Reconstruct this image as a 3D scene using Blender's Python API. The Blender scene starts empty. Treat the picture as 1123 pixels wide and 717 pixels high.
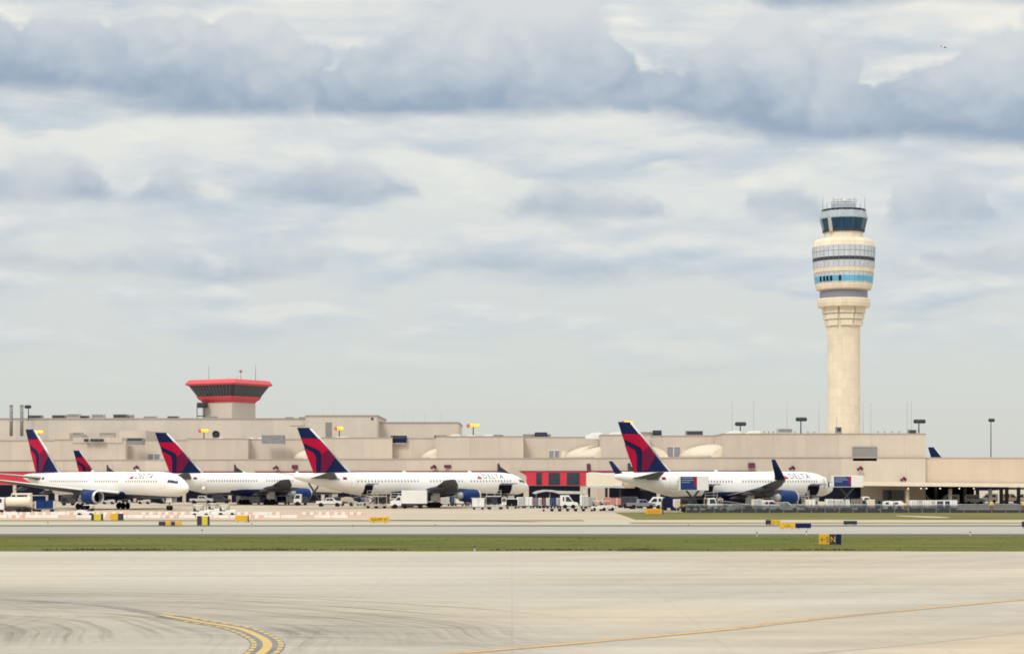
import bpy, bmesh, math, random
from mathutils import Vector, Matrix
random.seed(7)
R = math.radians
PI = math.pi
S = bpy.context.scene
COL = S.collection

# ------------------------------------------------------------ camera
CAM_H = 6.0          # eye height in metres
F = 2200.0           # focal length in photo pixels (photo is 1123 wide)
CX, HY = 561.5, 524.0
cd = bpy.data.cameras.new('camera'); cam = bpy.data.objects.new('camera', cd); COL.objects.link(cam)
cam.location = (0, 0, CAM_H); cam.rotation_euler = (R(90), 0, 0)
cd.sensor_width = 36.0; cd.lens = F / 1123.0 * 36.0
cd.shift_y = (HY - 358.5) / 1123.0
cd.clip_start = 0.5; cd.clip_end = 30000
S.camera = cam

# ------------------------------------------------------------ sun, exposure
SUN_DIR = Vector((-0.38, -0.80, 0.86)).normalized()
sl = bpy.data.lights.new('sun', 'SUN'); so = bpy.data.objects.new('sun', sl); COL.objects.link(so)
so.rotation_euler = SUN_DIR.to_track_quat('Z', 'Y').to_euler()
so.location = (0, -60, 200)
sl.energy = 1.5; sl.angle = R(16); sl.color = (1.0, 0.93, 0.82)
S.view_settings.view_transform = 'Standard'; S.view_settings.look = 'None'
S.view_settings.exposure = 0.09; S.view_settings.gamma = 1.0
S.view_settings.use_curve_mapping = False
S.render.engine = 'CYCLES'
S.cycles.filter_width = 1.8
S.cycles.max_bounces = 6

# ------------------------------------------------------------ node helper
class NT:
    def __init__(s, nt): s.nt = nt
    def n(s, t, **k):
        q = s.nt.nodes.new(t)
        for a, b in k.items(): setattr(q, a, b)
        return q
    def _in(s, sock, v):
        if v is None: return
        if isinstance(v, bpy.types.NodeSocket): s.nt.links.new(v, sock)
        else: sock.default_value = v
    def m(s, op, a, b=None, c=None, clamp=False):
        q = s.n('ShaderNodeMath', operation=op); q.use_clamp = clamp
        s._in(q.inputs[0], a); s._in(q.inputs[1], b)
        if c is not None: s._in(q.inputs[2], c)
        return q.outputs[0]
    def ss(s, v, lo, hi, a=0.0, b=1.0):
        q = s.n('ShaderNodeMapRange', interpolation_type='SMOOTHSTEP')
        for i, x in enumerate((v, lo, hi, a, b)): s._in(q.inputs[i], x)
        return q.outputs[0]
    def lin(s, v, lo, hi, a=0.0, b=1.0):
        q = s.n('ShaderNodeMapRange')
        for i, x in enumerate((v, lo, hi, a, b)): s._in(q.inputs[i], x)
        return q.outputs[0]
    def xyz(s, x, y, z=0.0):
        q = s.n('ShaderNodeCombineXYZ')
        for i, v in enumerate((x, y, z)): s._in(q.inputs[i], v)
        return q.outputs[0]
    def sep(s, v):
        q = s.n('ShaderNodeSeparateXYZ'); s._in(q.inputs[0], v); return q.outputs
    def noise(s, vec, scale=1.0, detail=3.0, rough=0.5, dist=0.0):
        q = s.n('ShaderNodeTexNoise')
        if vec is not None: s._in(q.inputs['Vector'], vec)
        q.inputs['Scale'].default_value = scale; q.inputs['Detail'].default_value = detail
        q.inputs['Roughness'].default_value = rough; q.inputs['Distortion'].default_value = dist
        return q.outputs[0]
    def mix(s, f, a, b):
        q = s.n('ShaderNodeMix', data_type='RGBA'); q.clamp_factor = True
        s._in(q.inputs[0], f)
        for i, v in ((6, a), (7, b)):
            s._in(q.inputs[i], v if isinstance(v, bpy.types.NodeSocket) else (*v[:3], 1.0))
        return q.outputs[2]
    def mul(s, col, f):
        q = s.n('ShaderNodeVectorMath', operation='SCALE')
        s._in(q.inputs[0], col); s._in(q.inputs['Scale'], f); return q.outputs[0]
    def ramp(s, f, stops):
        q = s.n('ShaderNodeValToRGB'); e = q.color_ramp.elements
        while len(e) < len(stops): e.new(0.5)
        for el, (p, c) in zip(e, stops): el.position = p; el.color = (*c, 1.0)
        s._in(q.inputs[0], f); return q.outputs[0]

# ------------------------------------------------------------ sky: overcast cloud decks over a Nishita sky
W = bpy.data.worlds.new('World'); S.world = W; W.use_nodes = True
W.node_tree.nodes.clear(); K = NT(W.node_tree)
tc = K.n('ShaderNodeTexCoord'); d = K.sep(tc.outputs['Generated'])
hor = K.m('SQRT', K.m('ADD', K.m('MULTIPLY', d[0], d[0]), K.m('MULTIPLY', d[1], d[1])))
hor = K.m('MAXIMUM', hor, 0.02)
U0 = K.m('MULTIPLY', K.m('ARCTAN2', d[0], d[1]), F)                 # azimuth, 2200 units = 1 rad
P0 = K.m('MULTIPLY', K.m('DIVIDE', d[2], hor), F)                   # height over the horizon
def skn(su, sp, z, det=5, rough=.55, du=0.0, dp=0.0):
    return K.noise(K.xyz(K.m('DIVIDE', K.m('ADD', U0, du) if du else U0, su), K.m('DIVIDE', K.m('ADD', P0, dp) if dp else P0, sp), z), 1.0, det, rough)
def vor(su, sp, z):
    q = K.n('ShaderNodeTexVoronoi', feature='SMOOTH_F1'); q.inputs['Scale'].default_value = 1.0; q.inputs['Smoothness'].default_value = .25
    K._in(q.inputs['Vector'], K.xyz(K.m('DIVIDE', Uw, su), K.m('DIVIDE', Pw, sp), z)); return q.outputs[0]
w1 = skn(110, 80, 3.3, 5, .55); w2 = skn(110, 80, 9.1, 5, .55)
wl = skn(260, 60, 1.7)
Uw = K.m('ADD', U0, K.m('MULTIPLY', K.m('SUBTRACT', w1, 0.5), 90.0))
Pw = K.m('ADD', P0, K.m('MULTIPLY', K.m('SUBTRACT', w2, 0.5), 55.0))
Pb = K.m('ADD', P0, K.m('ADD', K.m('MULTIPLY', K.m('SUBTRACT', w2, 0.5), 26.0), K.m('MULTIPLY', K.m('SUBTRACT', wl, 0.5), 44.0)))
bump = K.m('ADD', K.m('MULTIPLY', K.m('SUBTRACT', .5, vor(52, 42, 2.0)), .36), K.m('MULTIPLY', K.m('SUBTRACT', .5, vor(21, 17, 5.0)), .16))
def curve_node(pts):
    """cloud outline over azimuth: [(photo x, photo y)] -> height above the horizon"""
    q = K.n('ShaderNodeFloatCurve'); c = q.mapping.curves[0]; q.mapping.use_clip = False
    P_ = [((x + 150.0) / 1450.0, (HY - y) / 600.0) for x, y in pts]
    while len(c.points) < len(P_): c.points.new(.5, .5)
    for p, (x, y) in zip(c.points, P_): p.location = (x, y); p.handle_type = 'AUTO'
    q.mapping.update(); K._in(q.inputs['Value'], UN); return K.m('MULTIPLY', q.outputs[0], 600.0)
UN = K.m('DIVIDE', K.m('ADD', Uw, CX + 150.0), 1450.0)
bumpP = K.m('ADD', K.m('MULTIPLY', bump, 105.0), K.m('MULTIPLY', K.m('SUBTRACT', skn(30, 24, 31.0, 4, .6), .5), 34.0))
def deck(col, top, base_, strength=1.0, hard=9.0, foot=26.0, lt=0.0, bamp=1.0, rise=105.0):
    tp = K.m('ADD', curve_node(top), K.m('MULTIPLY', bumpP, bamp)); bs = curve_node(base_)
    d_ = K.m('SUBTRACT', tp, Pw)
    den = K.m('MULTIPLY', K.ss(d_, -hard * .3, hard), K.ss(K.m('SUBTRACT', Pb, bs), -foot * .5, foot * .5))
    t = K.m('DIVIDE', K.m('SUBTRACT', Pw, bs), rise)
    t = K.m('ADD', t, K.m('ADD', K.m('MULTIPLY', bump, 1.1), K.m('ADD', lt, K.m('MULTIPLY', K.m('SUBTRACT', w1, .5), .7))))
    cl = K.ramp(t, [(0.0, (.31, .39, .495)), (0.3, (.43, .495, .57)), (0.65, (.555, .60, .64)), (1.0, (.66, .68, .685))])
    return K.mix(K.m('MULTIPLY', den, strength), col, cl)
base = K.ramp(K.lin(P0, 0, 560), [(0.0, (.605, .615, .57)), (0.3, (.635, .665, .645)), (0.5, (.68, .705, .69)),
                                  (0.62, (.75, .76, .72)), (0.8, (.82, .81, .745)), (1.0, (.83, .815, .75))])
glow = K.ss(skn(90, 34, 12.0), .5, .72)
base = K.mix(K.m('MULTIPLY', K.m('MULTIPLY', glow, K.ss(P0, 200, 330)), .5), base, (.90, .865, .77))
# thinner layered cloud between the decks, lit along its upper edges
g1 = skn(200, 56, 21.0, 5, .5); g2 = skn(200, 56, 21.0, 5, .5, dp=15.0)
gd = K.m('MULTIPLY', K.ss(g1, .40, .57), K.m('MULTIPLY', K.ss(P0, 70, 210), .85))
gs = K.lin(K.m('SUBTRACT', g1, g2), -.12, .13)
base = K.mix(gd, base, K.ramp(gs, [(0.0, (.47, .545, .625)), (.5, (.585, .635, .675)), (1.0, (.73, .735, .71))]))
LO = 300   # a row low enough that no cloud of the deck shows
sky = deck(base, [(-150, 285), (0, 268), (120, 262), (240, 275), (330, 262), (430, 290), (480, 268), (560, 258), (650, 270), (730, 292), (860, 300), (960, 292), (1030, 270), (1123, 262), (1300, 270)],
           [(-150, 300), (300, 300), (420, 285), (500, 296), (600, 300), (720, 306), (900, 290), (1020, 302), (1300, 306)], .6, 26, 26, .15, 1.0, 50)
sky = deck(sky, [(-150, 185), (0, 182), (60, 174), (110, 188), (135, 214), (160, 194), (200, 188), (245, 214), (275, 200), (310, 184), (370, 167), (415, 178), (450, 194), (480, 226), (540, 226), (580, 205), (630, 199), (690, 210), (740, 236), (800, 240), (825, 212), (855, 203), (895, 224), (930, 262), (958, 240), (985, 202), (1030, 189), (1062, 202), (1082, 244), (1110, 262), (1300, 230)],
           [(-150, 226), (60, 226), (200, 218), (370, 219), (480, 219), (560, 236), (740, 238), (850, 240), (940, 246), (1030, 248), (1100, 250), (1300, 250)], .74, 20, 22, .16, .6, 60)
sky = deck(sky, [(-150, 20), (0, 26), (60, 18), (180, 14), (270, 12), (330, 22), (368, 70), (395, 130), (440, 190), (660, 190), (690, 84), (720, 62), (765, 58), (800, 26), (840, 14), (885, 20), (920, 42), (948, 84), (985, 150), (1040, 240), (1300, 240)],
           [(-150, 122), (0, 118), (100, 122), (200, 130), (300, 128), (420, 120), (680, 122), (740, 128), (850, 150), (950, 158), (1300, 170)], 1.0, 18, 28, -.02)
sky = deck(sky, [(-150, 240), (290, 240), (335, 160), (362, 96), (392, 50), (440, 18), (500, 0), (560, -20), (620, -14), (662, 12), (692, 58), (720, 120), (760, 220), (860, 240), (895, 160), (930, 92), (975, 76), (1010, 66), (1045, 46), (1090, 30), (1150, 5), (1300, 0)],
           [(-150, 124), (340, 124), (400, 129), (520, 128), (640, 127), (720, 126), (900, 148), (1000, 158), (1123, 168), (1300, 172)], 1.0, 18, 26, -.05)
sky = deck(sky, [(-150, 60), (780, 60), (812, 10), (840, -70), (1300, -70)], [(-150, -40), (780, -40), (830, 2), (900, 10), (980, 16), (1050, 12), (1123, 18), (1300, 10)], .92, 9, 16, .12, 1.0, 80)
nish = K.n('ShaderNodeTexSky', sky_type='NISHITA'); nish.sun_disc = False
nish.sun_elevation = math.asin(SUN_DIR.z); nish.sun_rotation = math.atan2(SUN_DIR.x, SUN_DIR.y)
sinel = K.m('MAXIMUM', d[2], 0.0)
over = K.m('ADD', 1.0, K.m('MULTIPLY', K.ss(sinel, 0.26, 1.0), 1.35))      # overcast: zenith brighter than the horizon
sky = K.mul(K.mul(sky, over), 10.0)
sky = K.mix(0.06, sky, nish.outputs[0])
bg = K.n('ShaderNodeBackground'); bg.inputs['Strength'].default_value = 0.1
W.node_tree.links.new(sky, bg.inputs['Color'])
wo = K.n('ShaderNodeOutputWorld'); W.node_tree.links.new(bg.outputs[0], wo.inputs[0])

# ------------------------------------------------------------ materials
def new_mat(name, rough=0.6, metal=0.0, spec=None):
    m = bpy.data.materials.new(name); m.use_nodes = True
    b = m.node_tree.nodes['Principled BSDF']
    b.inputs['Roughness'].default_value = rough; b.inputs['Metallic'].default_value = metal
    if spec is not None: b.inputs['Specular IOR Level'].default_value = spec
    return m, NT(m.node_tree), b
MATS = {}
def mat(name, c, rough=0.6, metal=0.0, var=0.12, scale=1.2, spec=None, emit=0.0):
    """plain paint with a little uneven wear"""
    if name in MATS: return MATS[name]
    m, k, b = new_mat(name, rough, metal, spec)
    t = k.n('ShaderNodeTexCoord')
    n1 = k.noise(t.outputs['Object'], scale, 5, .6)
    col = k.mix(k.lin(n1, .3, .7), [x * (1 - var) for x in c], [min(1, x * (1 + var * .6)) for x in c])
    m.node_tree.links.new(col, b.inputs['Base Color'])
    if emit:
        b.inputs['Emission Color'].default_value = (*c, 1); b.inputs['Emission Strength'].default_value = emit
    MATS[name] = m; return m
def wall_mat(name, c, jw, jh, joint=.8, stain=.16, rough=.85, round_=0.0):
    """precast panels: faint joints, streaks running down, blotches"""
    m, k, b = new_mat(name, rough)
    t = k.n('ShaderNodeTexCoord'); o = k.sep(t.outputs['Object'])
    h = k.m('MULTIPLY', k.m('ARCTAN2', o[0], o[1]), round_) if round_ else k.m('ADD', o[0], k.m('MULTIPLY', o[1], .83))
    br = k.n('ShaderNodeTexBrick'); br.offset = 0.0
    m.node_tree.links.new(k.xyz(h, o[2]), br.inputs['Vector'])
    for i, v in (('Scale', 1.0), ('Mortar Size', .07), ('Mortar Smooth', .3), ('Bias', 0.0), ('Brick Width', jw), ('Row Height', jh)):
        br.inputs[i].default_value = v
    br.inputs['Color1'].default_value = (.94, .94, .94, 1); br.inputs['Color2'].default_value = (1.05, 1.04, 1.03, 1)
    br.inputs['Mortar'].default_value = (joint, joint, joint, 1)
    st = k.noise(k.xyz(k.m('MULTIPLY', h, .55), 0, k.m('MULTIPLY', o[2], .06)), 1.0, 5, .65)
    bl = k.noise(t.outputs['Object'], .12, 4, .6)
    f = k.m('ADD', k.lin(st, .3, .75, 1 + stain * .35, 1 - stain), k.lin(bl, .3, .7, -.05, .05))
    q = k.n('ShaderNodeVectorMath', operation='MULTIPLY'); q.inputs[1].default_value = c
    m.node_tree.links.new(br.outputs[0], q.inputs[0])
    m.node_tree.links.new(k.mul(q.outputs[0], f), b.inputs['Base Color'])
    return m
M = {}
M['white'] = mat('white_paint', (.80, .79, .76), .35, var=.05, scale=.5)
M['wall'] = wall_mat('beige_precast', (.575, .50, .425), 7.3, 40, joint=.86, stain=.07)
M['wall_back'] = wall_mat('pale_beige_precast', (.60, .54, .47), 9, 50, joint=.88, stain=.07)
M['wall_warm'] = wall_mat('warm_beige_render', (.615, .505, .395), 11, 50, joint=.92, stain=.06)
M['coping'] = mat('coping', (.40, .34, .29), .7)
M['tower'] = wall_mat('tower_concrete', (.76, .665, .52), 2.1, 3.45, joint=.86, stain=.06, round_=6.5)
M['cream'] = mat('cream_shell', (.76, .68, .54), .6, var=.07)
M['creamdk'] = mat('cream_shell_rib', (.55, .47, .38), .6)
M['greyblue'] = mat('grey_blue_panel', (.23, .24, .29), .5)
M['grey'] = mat('grey_metal', (.24, .235, .23), .55)
M['ltgrey'] = mat('light_grey_metal', (.50, .50, .48), .5)
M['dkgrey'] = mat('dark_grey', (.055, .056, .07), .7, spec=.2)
M['black'] = mat('black_rubber', (.015, .015, .02), .8, spec=.15)
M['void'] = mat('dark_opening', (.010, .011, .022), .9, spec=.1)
M['glass'] = mat('dark_glass', (.022, .035, .055), .12, spec=.6, var=.3)
M['pane'] = mat('cabin_pane', (.17, .15, .155), .3)
M['mist'] = mat('pale_blue_grey_metal', (.36, .42, .47), .5)
M['vault'] = mat('vault_shell', (.64, .565, .45), .7, var=.06)
M['cabglass'] = mat('blue_cab_glass', (.008, .055, .12), .2, spec=.4, var=.4, scale=.3)
M['paleglass'] = mat('pale_curtain_glass', (.55, .60, .66), .55, var=.16, scale=.4, spec=.2)
M['cyan'] = mat('cyan_glass', (.12, .46, .66), .45, var=.25, scale=.15)
M['red'] = mat('red_panel', (.60, .028, .055), .5, var=.1)
M['redpaint'] = mat('ramp_tower_red', (.66, .075, .09), .5, var=.08)
M['navy'] = mat('navy_paint', (.007, .015, .070), .6, var=.1, spec=.12)
M['blue'] = mat('blue_nacelle', (.005, .032, .135), .5, var=.1, spec=.2)
M['tailred'] = mat('tail_red', (.46, .005, .04), .6, var=.06, spec=.12)
M['taildark'] = mat('tail_crimson', (.16, .009, .045), .6, var=.06, spec=.12)
M['chrome'] = mat('polished_metal', (.70, .70, .70), .25, .7)
M['wing'] = mat('wing_grey', (.06, .066, .085), .6, var=.1, scale=.4)  # lower wing paint, with the underside shade darkened into its colour
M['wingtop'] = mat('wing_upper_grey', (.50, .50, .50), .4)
M['yellow'] = mat('sign_yellow', (.70, .40, .01), .5, var=.06)
M['olive'] = mat('sign_pale_yellow', (.62, .52, .04), .5, var=.06)
M['signblack'] = mat('sign_black', (.03, .028, .045), .5)
M['orange'] = mat('barrier_orange', (.66, .40, .30), .6, var=.2)
M['barwhite'] = mat('barrier_white', (.74, .68, .62), .6, var=.15)
M['tan'] = mat('tan_canvas', (.52, .44, .33), .8)
M['maroon'] = mat('maroon_curtain', (.13, .03, .06), .8)
M['purple'] = mat('purple_curtain', (.20, .14, .22), .8)
M['pink'] = mat('faded_red_curtain', (.52, .24, .19), .8, var=.2, scale=3)
M['curtain'] = mat('blue_curtain', (.013, .04, .15), .8, spec=.15)
M['adblue'] = mat('advert_blue', (.02, .045, .16), .6, var=.1, spec=.2)
M['adpale'] = mat('advert_pale_lettering', (.30, .34, .46), .5)
M['ulddot'] = mat('scuffed_aluminium', (.46, .45, .44), .45, .3, var=.45, scale=4)
M['lamp'] = mat('sodium_lamp', (1.0, .56, .06), .5, emit=.7)
M['lampred'] = mat('lamp_red', (.75, .10, .03), .5, emit=.25)
M['lampwhite'] = mat('ceiling_lamp', (1.0, .95, .85), .5, emit=1.1)

# ------------------------------------------------------------ mesh collector
class MB:
    def __init__(s): s.v = []; s.f = []; s.mi = []; s.sm = []
    def add(s, vs, fs, mi=0, smooth=False):
        o = len(s.v); s.v += [tuple(v) for v in vs]
        for f in fs: s.f.append([i + o for i in f]); s.mi.append(mi); s.sm.append(smooth)
        return s
    def box(s, x0, x1, y0, y1, z0, z1, mi=0):
        vs = [(x, y, z) for z in (z0, z1) for y in (y0, y1) for x in (x0, x1)]
        return s.add(vs, [(0, 2, 3, 1), (4, 5, 7, 6), (0, 1, 5, 4), (2, 6, 7, 3), (0, 4, 6, 2), (1, 3, 7, 5)], mi)
    def bbox(s, x0, x1, y0, y1, z0, z1, b=.03, mi=0):
        """box with bevelled edges"""
        bm = bmesh.new(); bmesh.ops.create_cube(bm, size=1.0)
        for v in bm.verts: v.co = Vector(((x0 + x1) / 2 + v.co.x * (x1 - x0), (y0 + y1) / 2 + v.co.y * (y1 - y0), (z0 + z1) / 2 + v.co.z * (z1 - z0)))
        bmesh.ops.bevel(bm, geom=bm.edges[:], offset=b, segments=2, affect='EDGES', profile=.5)
        return s.frombm(bm, mi)
    def frombm(s, bm, mi=0, smooth=False):
        bm.verts.index_update(); vs = [v.co[:] for v in bm.verts]
        s.add(vs, [[v.index for v in f.verts] for f in bm.faces], mi, smooth); bm.free(); return s
    def prism(s, pts, a0, a1, axis='y', mi=0, bev=0.0):
        """polygon pts extruded along axis; pts are (x,z) for y, (y,z) for x, (x,y) for z"""
        bm = bmesh.new()
        def P(p, a): return {'y': (p[0], a, p[1]), 'x': (a, p[0], p[1]), 'z': (p[0], p[1], a)}[axis]
        A = [bm.verts.new(P(p, a0)) for p in pts]; B = [bm.verts.new(P(p, a1)) for p in pts]; n = len(pts)
        bm.faces.new(A); bm.faces.new(B[::-1])
        for i in range(n): bm.faces.new((A[i], B[i], B[(i + 1) % n], A[(i + 1) % n]))
        bmesh.ops.recalc_face_normals(bm, faces=bm.faces[:])
        if bev: bmesh.ops.bevel(bm, geom=bm.edges[:], offset=bev, segments=2, affect='EDGES', profile=.5)
        return s.frombm(bm, mi)
    def lathe(s, prof, n=24, axis='z', c=(0, 0, 0), mi=0, smooth=True, caps=True, ph=0.0):
        """prof = [(r, a)] turned about axis through c"""
        vs = []
        for r, a in prof:
            for i in range(n):
                t = 2 * PI * i / n + ph; p, q = r * math.cos(t), r * math.sin(t)
                v = {'z': (p, q, a), 'x': (a, p, q), 'y': (q, a, p)}[axis]
                vs.append((v[0] + c[0], v[1] + c[1], v[2] + c[2]))
        fs = [(j * n + i, j * n + (i + 1) % n, (j + 1) * n + (i + 1) % n, (j + 1) * n + i) for j in range(len(prof) - 1) for i in range(n)]
        s.add(vs, fs, mi, smooth)
        if caps:
            o = len(s.v) - len(vs)
            s.f.append([o + i for i in range(n)][::-1]); s.mi.append(mi); s.sm.append(False)
            e = o + (len(prof) - 1) * n
            s.f.append([e + i for i in range(n)]); s.mi.append(mi); s.sm.append(False)
        return s
    def tube(s, a, b, r, r2=None, n=8, mi=0):
        a, b = Vector(a), Vector(b); r2 = r if r2 is None else r2; w = (b - a).normalized()
        u = w.orthogonal().normalized(); v = w.cross(u); vs = []
        for p, rr in ((a, r), (b, r2)):
            for i in range(n):
                t = 2 * PI * i / n; vs.append(p + u * rr * math.cos(t) + v * rr * math.sin(t))
        fs = [(i, (i + 1) % n, n + (i + 1) % n, n + i) for i in range(n)] + [list(range(n))[::-1], list(range(n, 2 * n))]
        return s.add(vs, fs, mi)
    def rings(s, rings, mi=0, smooth=True, caps=True):
        n = len(rings[0]); vs = [v for r in rings for v in r]
        fs = [(j * n + i, j * n + (i + 1) % n, (j + 1) * n + (i + 1) % n, (j + 1) * n + i) for j in range(len(rings) - 1) for i in range(n)]
        if caps: fs += [list(range(n))[::-1], list(range((len(rings) - 1) * n, len(rings) * n))]
        return s.add(vs, fs, mi, smooth)
    def build(s, name, mats, parent=None, loc=None, rotz=0.0, fix=True):
        me = bpy.data.meshes.new(name); me.from_pydata(s.v, [], s.f)
        for m in (mats if isinstance(mats, (list, tuple)) else [mats]): me.materials.append(M[m] if isinstance(m, str) else m)
        me.polygons.foreach_set('material_index', s.mi); me.polygons.foreach_set('use_smooth', s.sm)
        if fix:
            bm = bmesh.new(); bm.from_mesh(me); bmesh.ops.recalc_face_normals(bm, faces=bm.faces[:]); bm.to_mesh(me); bm.free()
        me.update(); o = bpy.data.objects.new(name, me); COL.objects.link(o)
        if parent: o.parent = parent
        if loc: o.location = loc
        if rotz: o.rotation_euler = (0, 0, rotz)
        return o
def tag(o, label=None, cat=None, group=None, kind=None):
    for k, v in (('label', label), ('category', cat), ('group', group), ('kind', kind)):
        if v: o[k] = v
    return o
def thing(name, label, cat, loc=(0, 0, 0), rotz=0.0, group=None):
    o = bpy.data.objects.new(name, None); COL.objects.link(o); o.location = loc; o.rotation_euler = (0, 0, rotz)
    o.empty_display_size = .5
    return tag(o, label, cat, group)
def copy_tree(o, parent=None):
    c = o.copy(); COL.objects.link(c)
    if parent: c.parent = parent
    for ch in list(o.children): copy_tree(ch, c)
    return c
def dup(o, loc, rotz, label, group=None, scale=None):
    c = copy_tree(o); c.location = loc; c.rotation_euler = (0, 0, rotz); c['label'] = label
    if group: c['group'] = group
    if scale: c.scale = (scale,) * 3
    return c
def gx(px, Y): return (px - CX) / F * Y            # world x of a photo column at distance Y
def gz(py, Y): return CAM_H + (HY - py) / F * Y    # world z of a photo row at distance Y
def gy(py): return F * CAM_H / (py - HY)           # distance of the ground at a photo row
def G(px, py): Y = gy(py); return (gx(px, Y), Y, 0.0)
def text_bm(txt, h, space=1.0):
    cu = bpy.data.curves.new('t', 'FONT'); cu.body = txt; cu.size = h / .70; cu.space_character = space; cu.resolution_u = 3
    o = bpy.data.objects.new('t', cu); COL.objects.link(o)
    bpy.context.view_layer.update()
    me = bpy.data.meshes.new_from_object(o.evaluated_get(bpy.context.evaluated_depsgraph_get()))
    bpy.data.objects.remove(o); bpy.data.curves.remove(cu)
    bm = bmesh.new(); bm.from_mesh(me); bpy.data.meshes.remove(me)
    w = max(v.co.x for v in bm.verts)
    return bm, w
# ------------------------------------------------------------ ground
def ground_mat(name, c, tint=(1, 1, 1), streak=.10, blot=.10, arcs=None, rough=.85, fine=.06, warm=None):
    m, k, b = new_mat(name, rough); b.inputs['Specular IOR Level'].default_value = .25
    t = k.n('ShaderNodeTexCoord'); o = k.sep(t.outputs['Object']); X, Y = o[0], o[1]
    n1 = k.noise(k.xyz(k.m('MULTIPLY', X, .018), k.m('MULTIPLY', Y, .35)), 1.0, 5, .62)
    n2 = k.noise(k.xyz(k.m('MULTIPLY', X, .03), k.m('MULTIPLY', Y, .05), 4.0), 1.0, 4, .55)
    n3 = k.noise(k.xyz(k.m('MULTIPLY', X, .9), k.m('MULTIPLY', Y, .9), 2.0), 1.0, 6, .7)
    f = k.m('ADD', k.lin(n1, .3, .7, 1 - streak, 1 + streak * .5), k.lin(n2, .3, .7, -blot, blot * .6))
    f = k.m('ADD', f, k.lin(n3, .3, .7, -fine, fine))
    jm = k.m('MINIMUM', k.m('PINGPONG', X, 3.8), k.m('PINGPONG', k.m('ADD', Y, 1.3), 3.8))     # slab joints
    f = k.m('MULTIPLY', f, k.ss(jm, 0.02, 0.07, .93, 1.0))
    if arcs:
        for (cx, cy, r0, r1, amp, fr, sd) in arcs:
            dx, dy = k.m('SUBTRACT', X, cx), k.m('SUBTRACT', Y, cy)
            wob = k.noise(k.xyz(k.m('MULTIPLY', X, .05), k.m('MULTIPLY', Y, .05), sd), 1.0, 2, .5)
            r = k.m('ADD', k.m('SQRT', k.m('ADD', k.m('MULTIPLY', dx, dx), k.m('MULTIPLY', dy, dy))), k.m('MULTIPLY', k.m('SUBTRACT', wob, .5), 5))
            th = k.m('ARCTAN2', dy, dx)
            a = k.noise(k.xyz(k.m('MULTIPLY', r, fr * 1.25), k.m('MULTIPLY', th, .55), sd), 1.0, 5, .65)
            pm = k.noise(k.xyz(k.m('MULTIPLY', X, .11), k.m('MULTIPLY', Y, .08), sd + 5), 1.0, 3, .5)
            reg = k.m('MULTIPLY', k.m('MULTIPLY', k.ss(r, r0 - 4, r0 + 3), k.ss(r, r1 - 3, r1 + 8, 1.0, 0.0)), k.ss(X, -6, 5, 1.0, 0.0))
            f = k.m('SUBTRACT', f, k.m('MULTIPLY', reg, amp * .22))
            reg = k.m('MULTIPLY', reg, k.ss(pm, .25, .6))
            f = k.m('SUBTRACT', f, k.m('MULTIPLY', k.m('MULTIPLY', k.ss(a, .40, .68), reg), amp))
        ac = k.m('SUBTRACT', k.m('MULTIPLY', X, .75), k.m('MULTIPLY', Y, .66)); al = k.m('ADD', k.m('MULTIPLY', X, .66), k.m('MULTIPLY', Y, .75))
        ln = k.noise(k.xyz(k.m('MULTIPLY', ac, .17), k.m('MULTIPLY', al, .018), 5.5), 1.0, 4, .55)
        f = k.m('ADD', f, k.m('MULTIPLY', k.ss(X, -8, 10), k.lin(ln, .3, .7, -.13, .05)))
    col = k.n('ShaderNodeCombineColor'); [setattr(col.inputs[i], 'default_value', c[i]) for i in range(3)]
    cc = col.outputs[0]
    if warm:
        wn = k.noise(k.xyz(k.m('MULTIPLY', X, .02), k.m('MULTIPLY', Y, .04), 7.0), 1.0, 4, .55)
        cc = k.mix(k.ss(wn, .42, .66), cc, warm)
        cc = k.mix(k.m('MULTIPLY', k.ss(k.m('SUBTRACT', k.m('MULTIPLY', X, 1.2), Y), -60, -44), .7), cc, (.52, .40, .27)) if arcs else cc
    m.node_tree.links.new(k.mul(cc, f), b.inputs['Base Color'])
    return m
def grass_mat(name, a, bcol, dry):
    m, k, b = new_mat(name, .95); b.inputs['Specular IOR Level'].default_value = .1
    t = k.n('ShaderNodeTexCoord'); o = k.sep(t.outputs['Object']); X, Y = o[0], o[1]
    n1 = k.noise(k.xyz(k.m('MULTIPLY', X, .05), k.m('MULTIPLY', Y, .12)), 1.0, 6, .65)
    n2 = k.noise(k.xyz(k.m('MULTIPLY', X, .6), k.m('MULTIPLY', Y, .3), 3.0), 1.0, 5, .7)
    n3 = k.noise(k.xyz(k.m('MULTIPLY', X, .035), k.m('MULTIPLY', Y, .16), 8.0), 1.0, 5, .6)
    c = k.mix(k.lin(n2, .3, .7), a, bcol)
    c = k.mix(k.ss(n1, .44, .64), c, [x * .75 for x in a])
    c = k.mix(k.m('MULTIPLY', k.ss(n3, .46, .70), .55), c, dry)
    m.node_tree.links.new(c, b.inputs['Base Color']); return m
def sheet(name, pts, z, m):
    b = MB(); b.add([(x, y, z) for x, y in pts], [list(range(len(pts)))]); o = b.build(name, m, fix=False)
    if o.data.polygons[0].normal.z < 0: o.data.flip_normals()
    return tag(o, kind='structure')
def strip(name, x0, x1, ya, yb, z, m, jag=0.0, step=3.0):
    """long strip along x with slightly ragged edges"""
    n = int((x1 - x0) / step) if jag else 1; rr = random.Random(name); vs = []
    for i in range(n + 1):
        x = x0 + (x1 - x0) * i / n
        vs += [(x, ya + rr.uniform(-jag, jag), z), (x, yb + rr.uniform(-jag, jag), z)]
    b = MB(); b.add(vs, [(2 * i, 2 * i + 2, 2 * i + 3, 2 * i + 1) for i in range(n)])
    return tag(b.build(name, m, fix=False), kind='structure')
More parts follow.
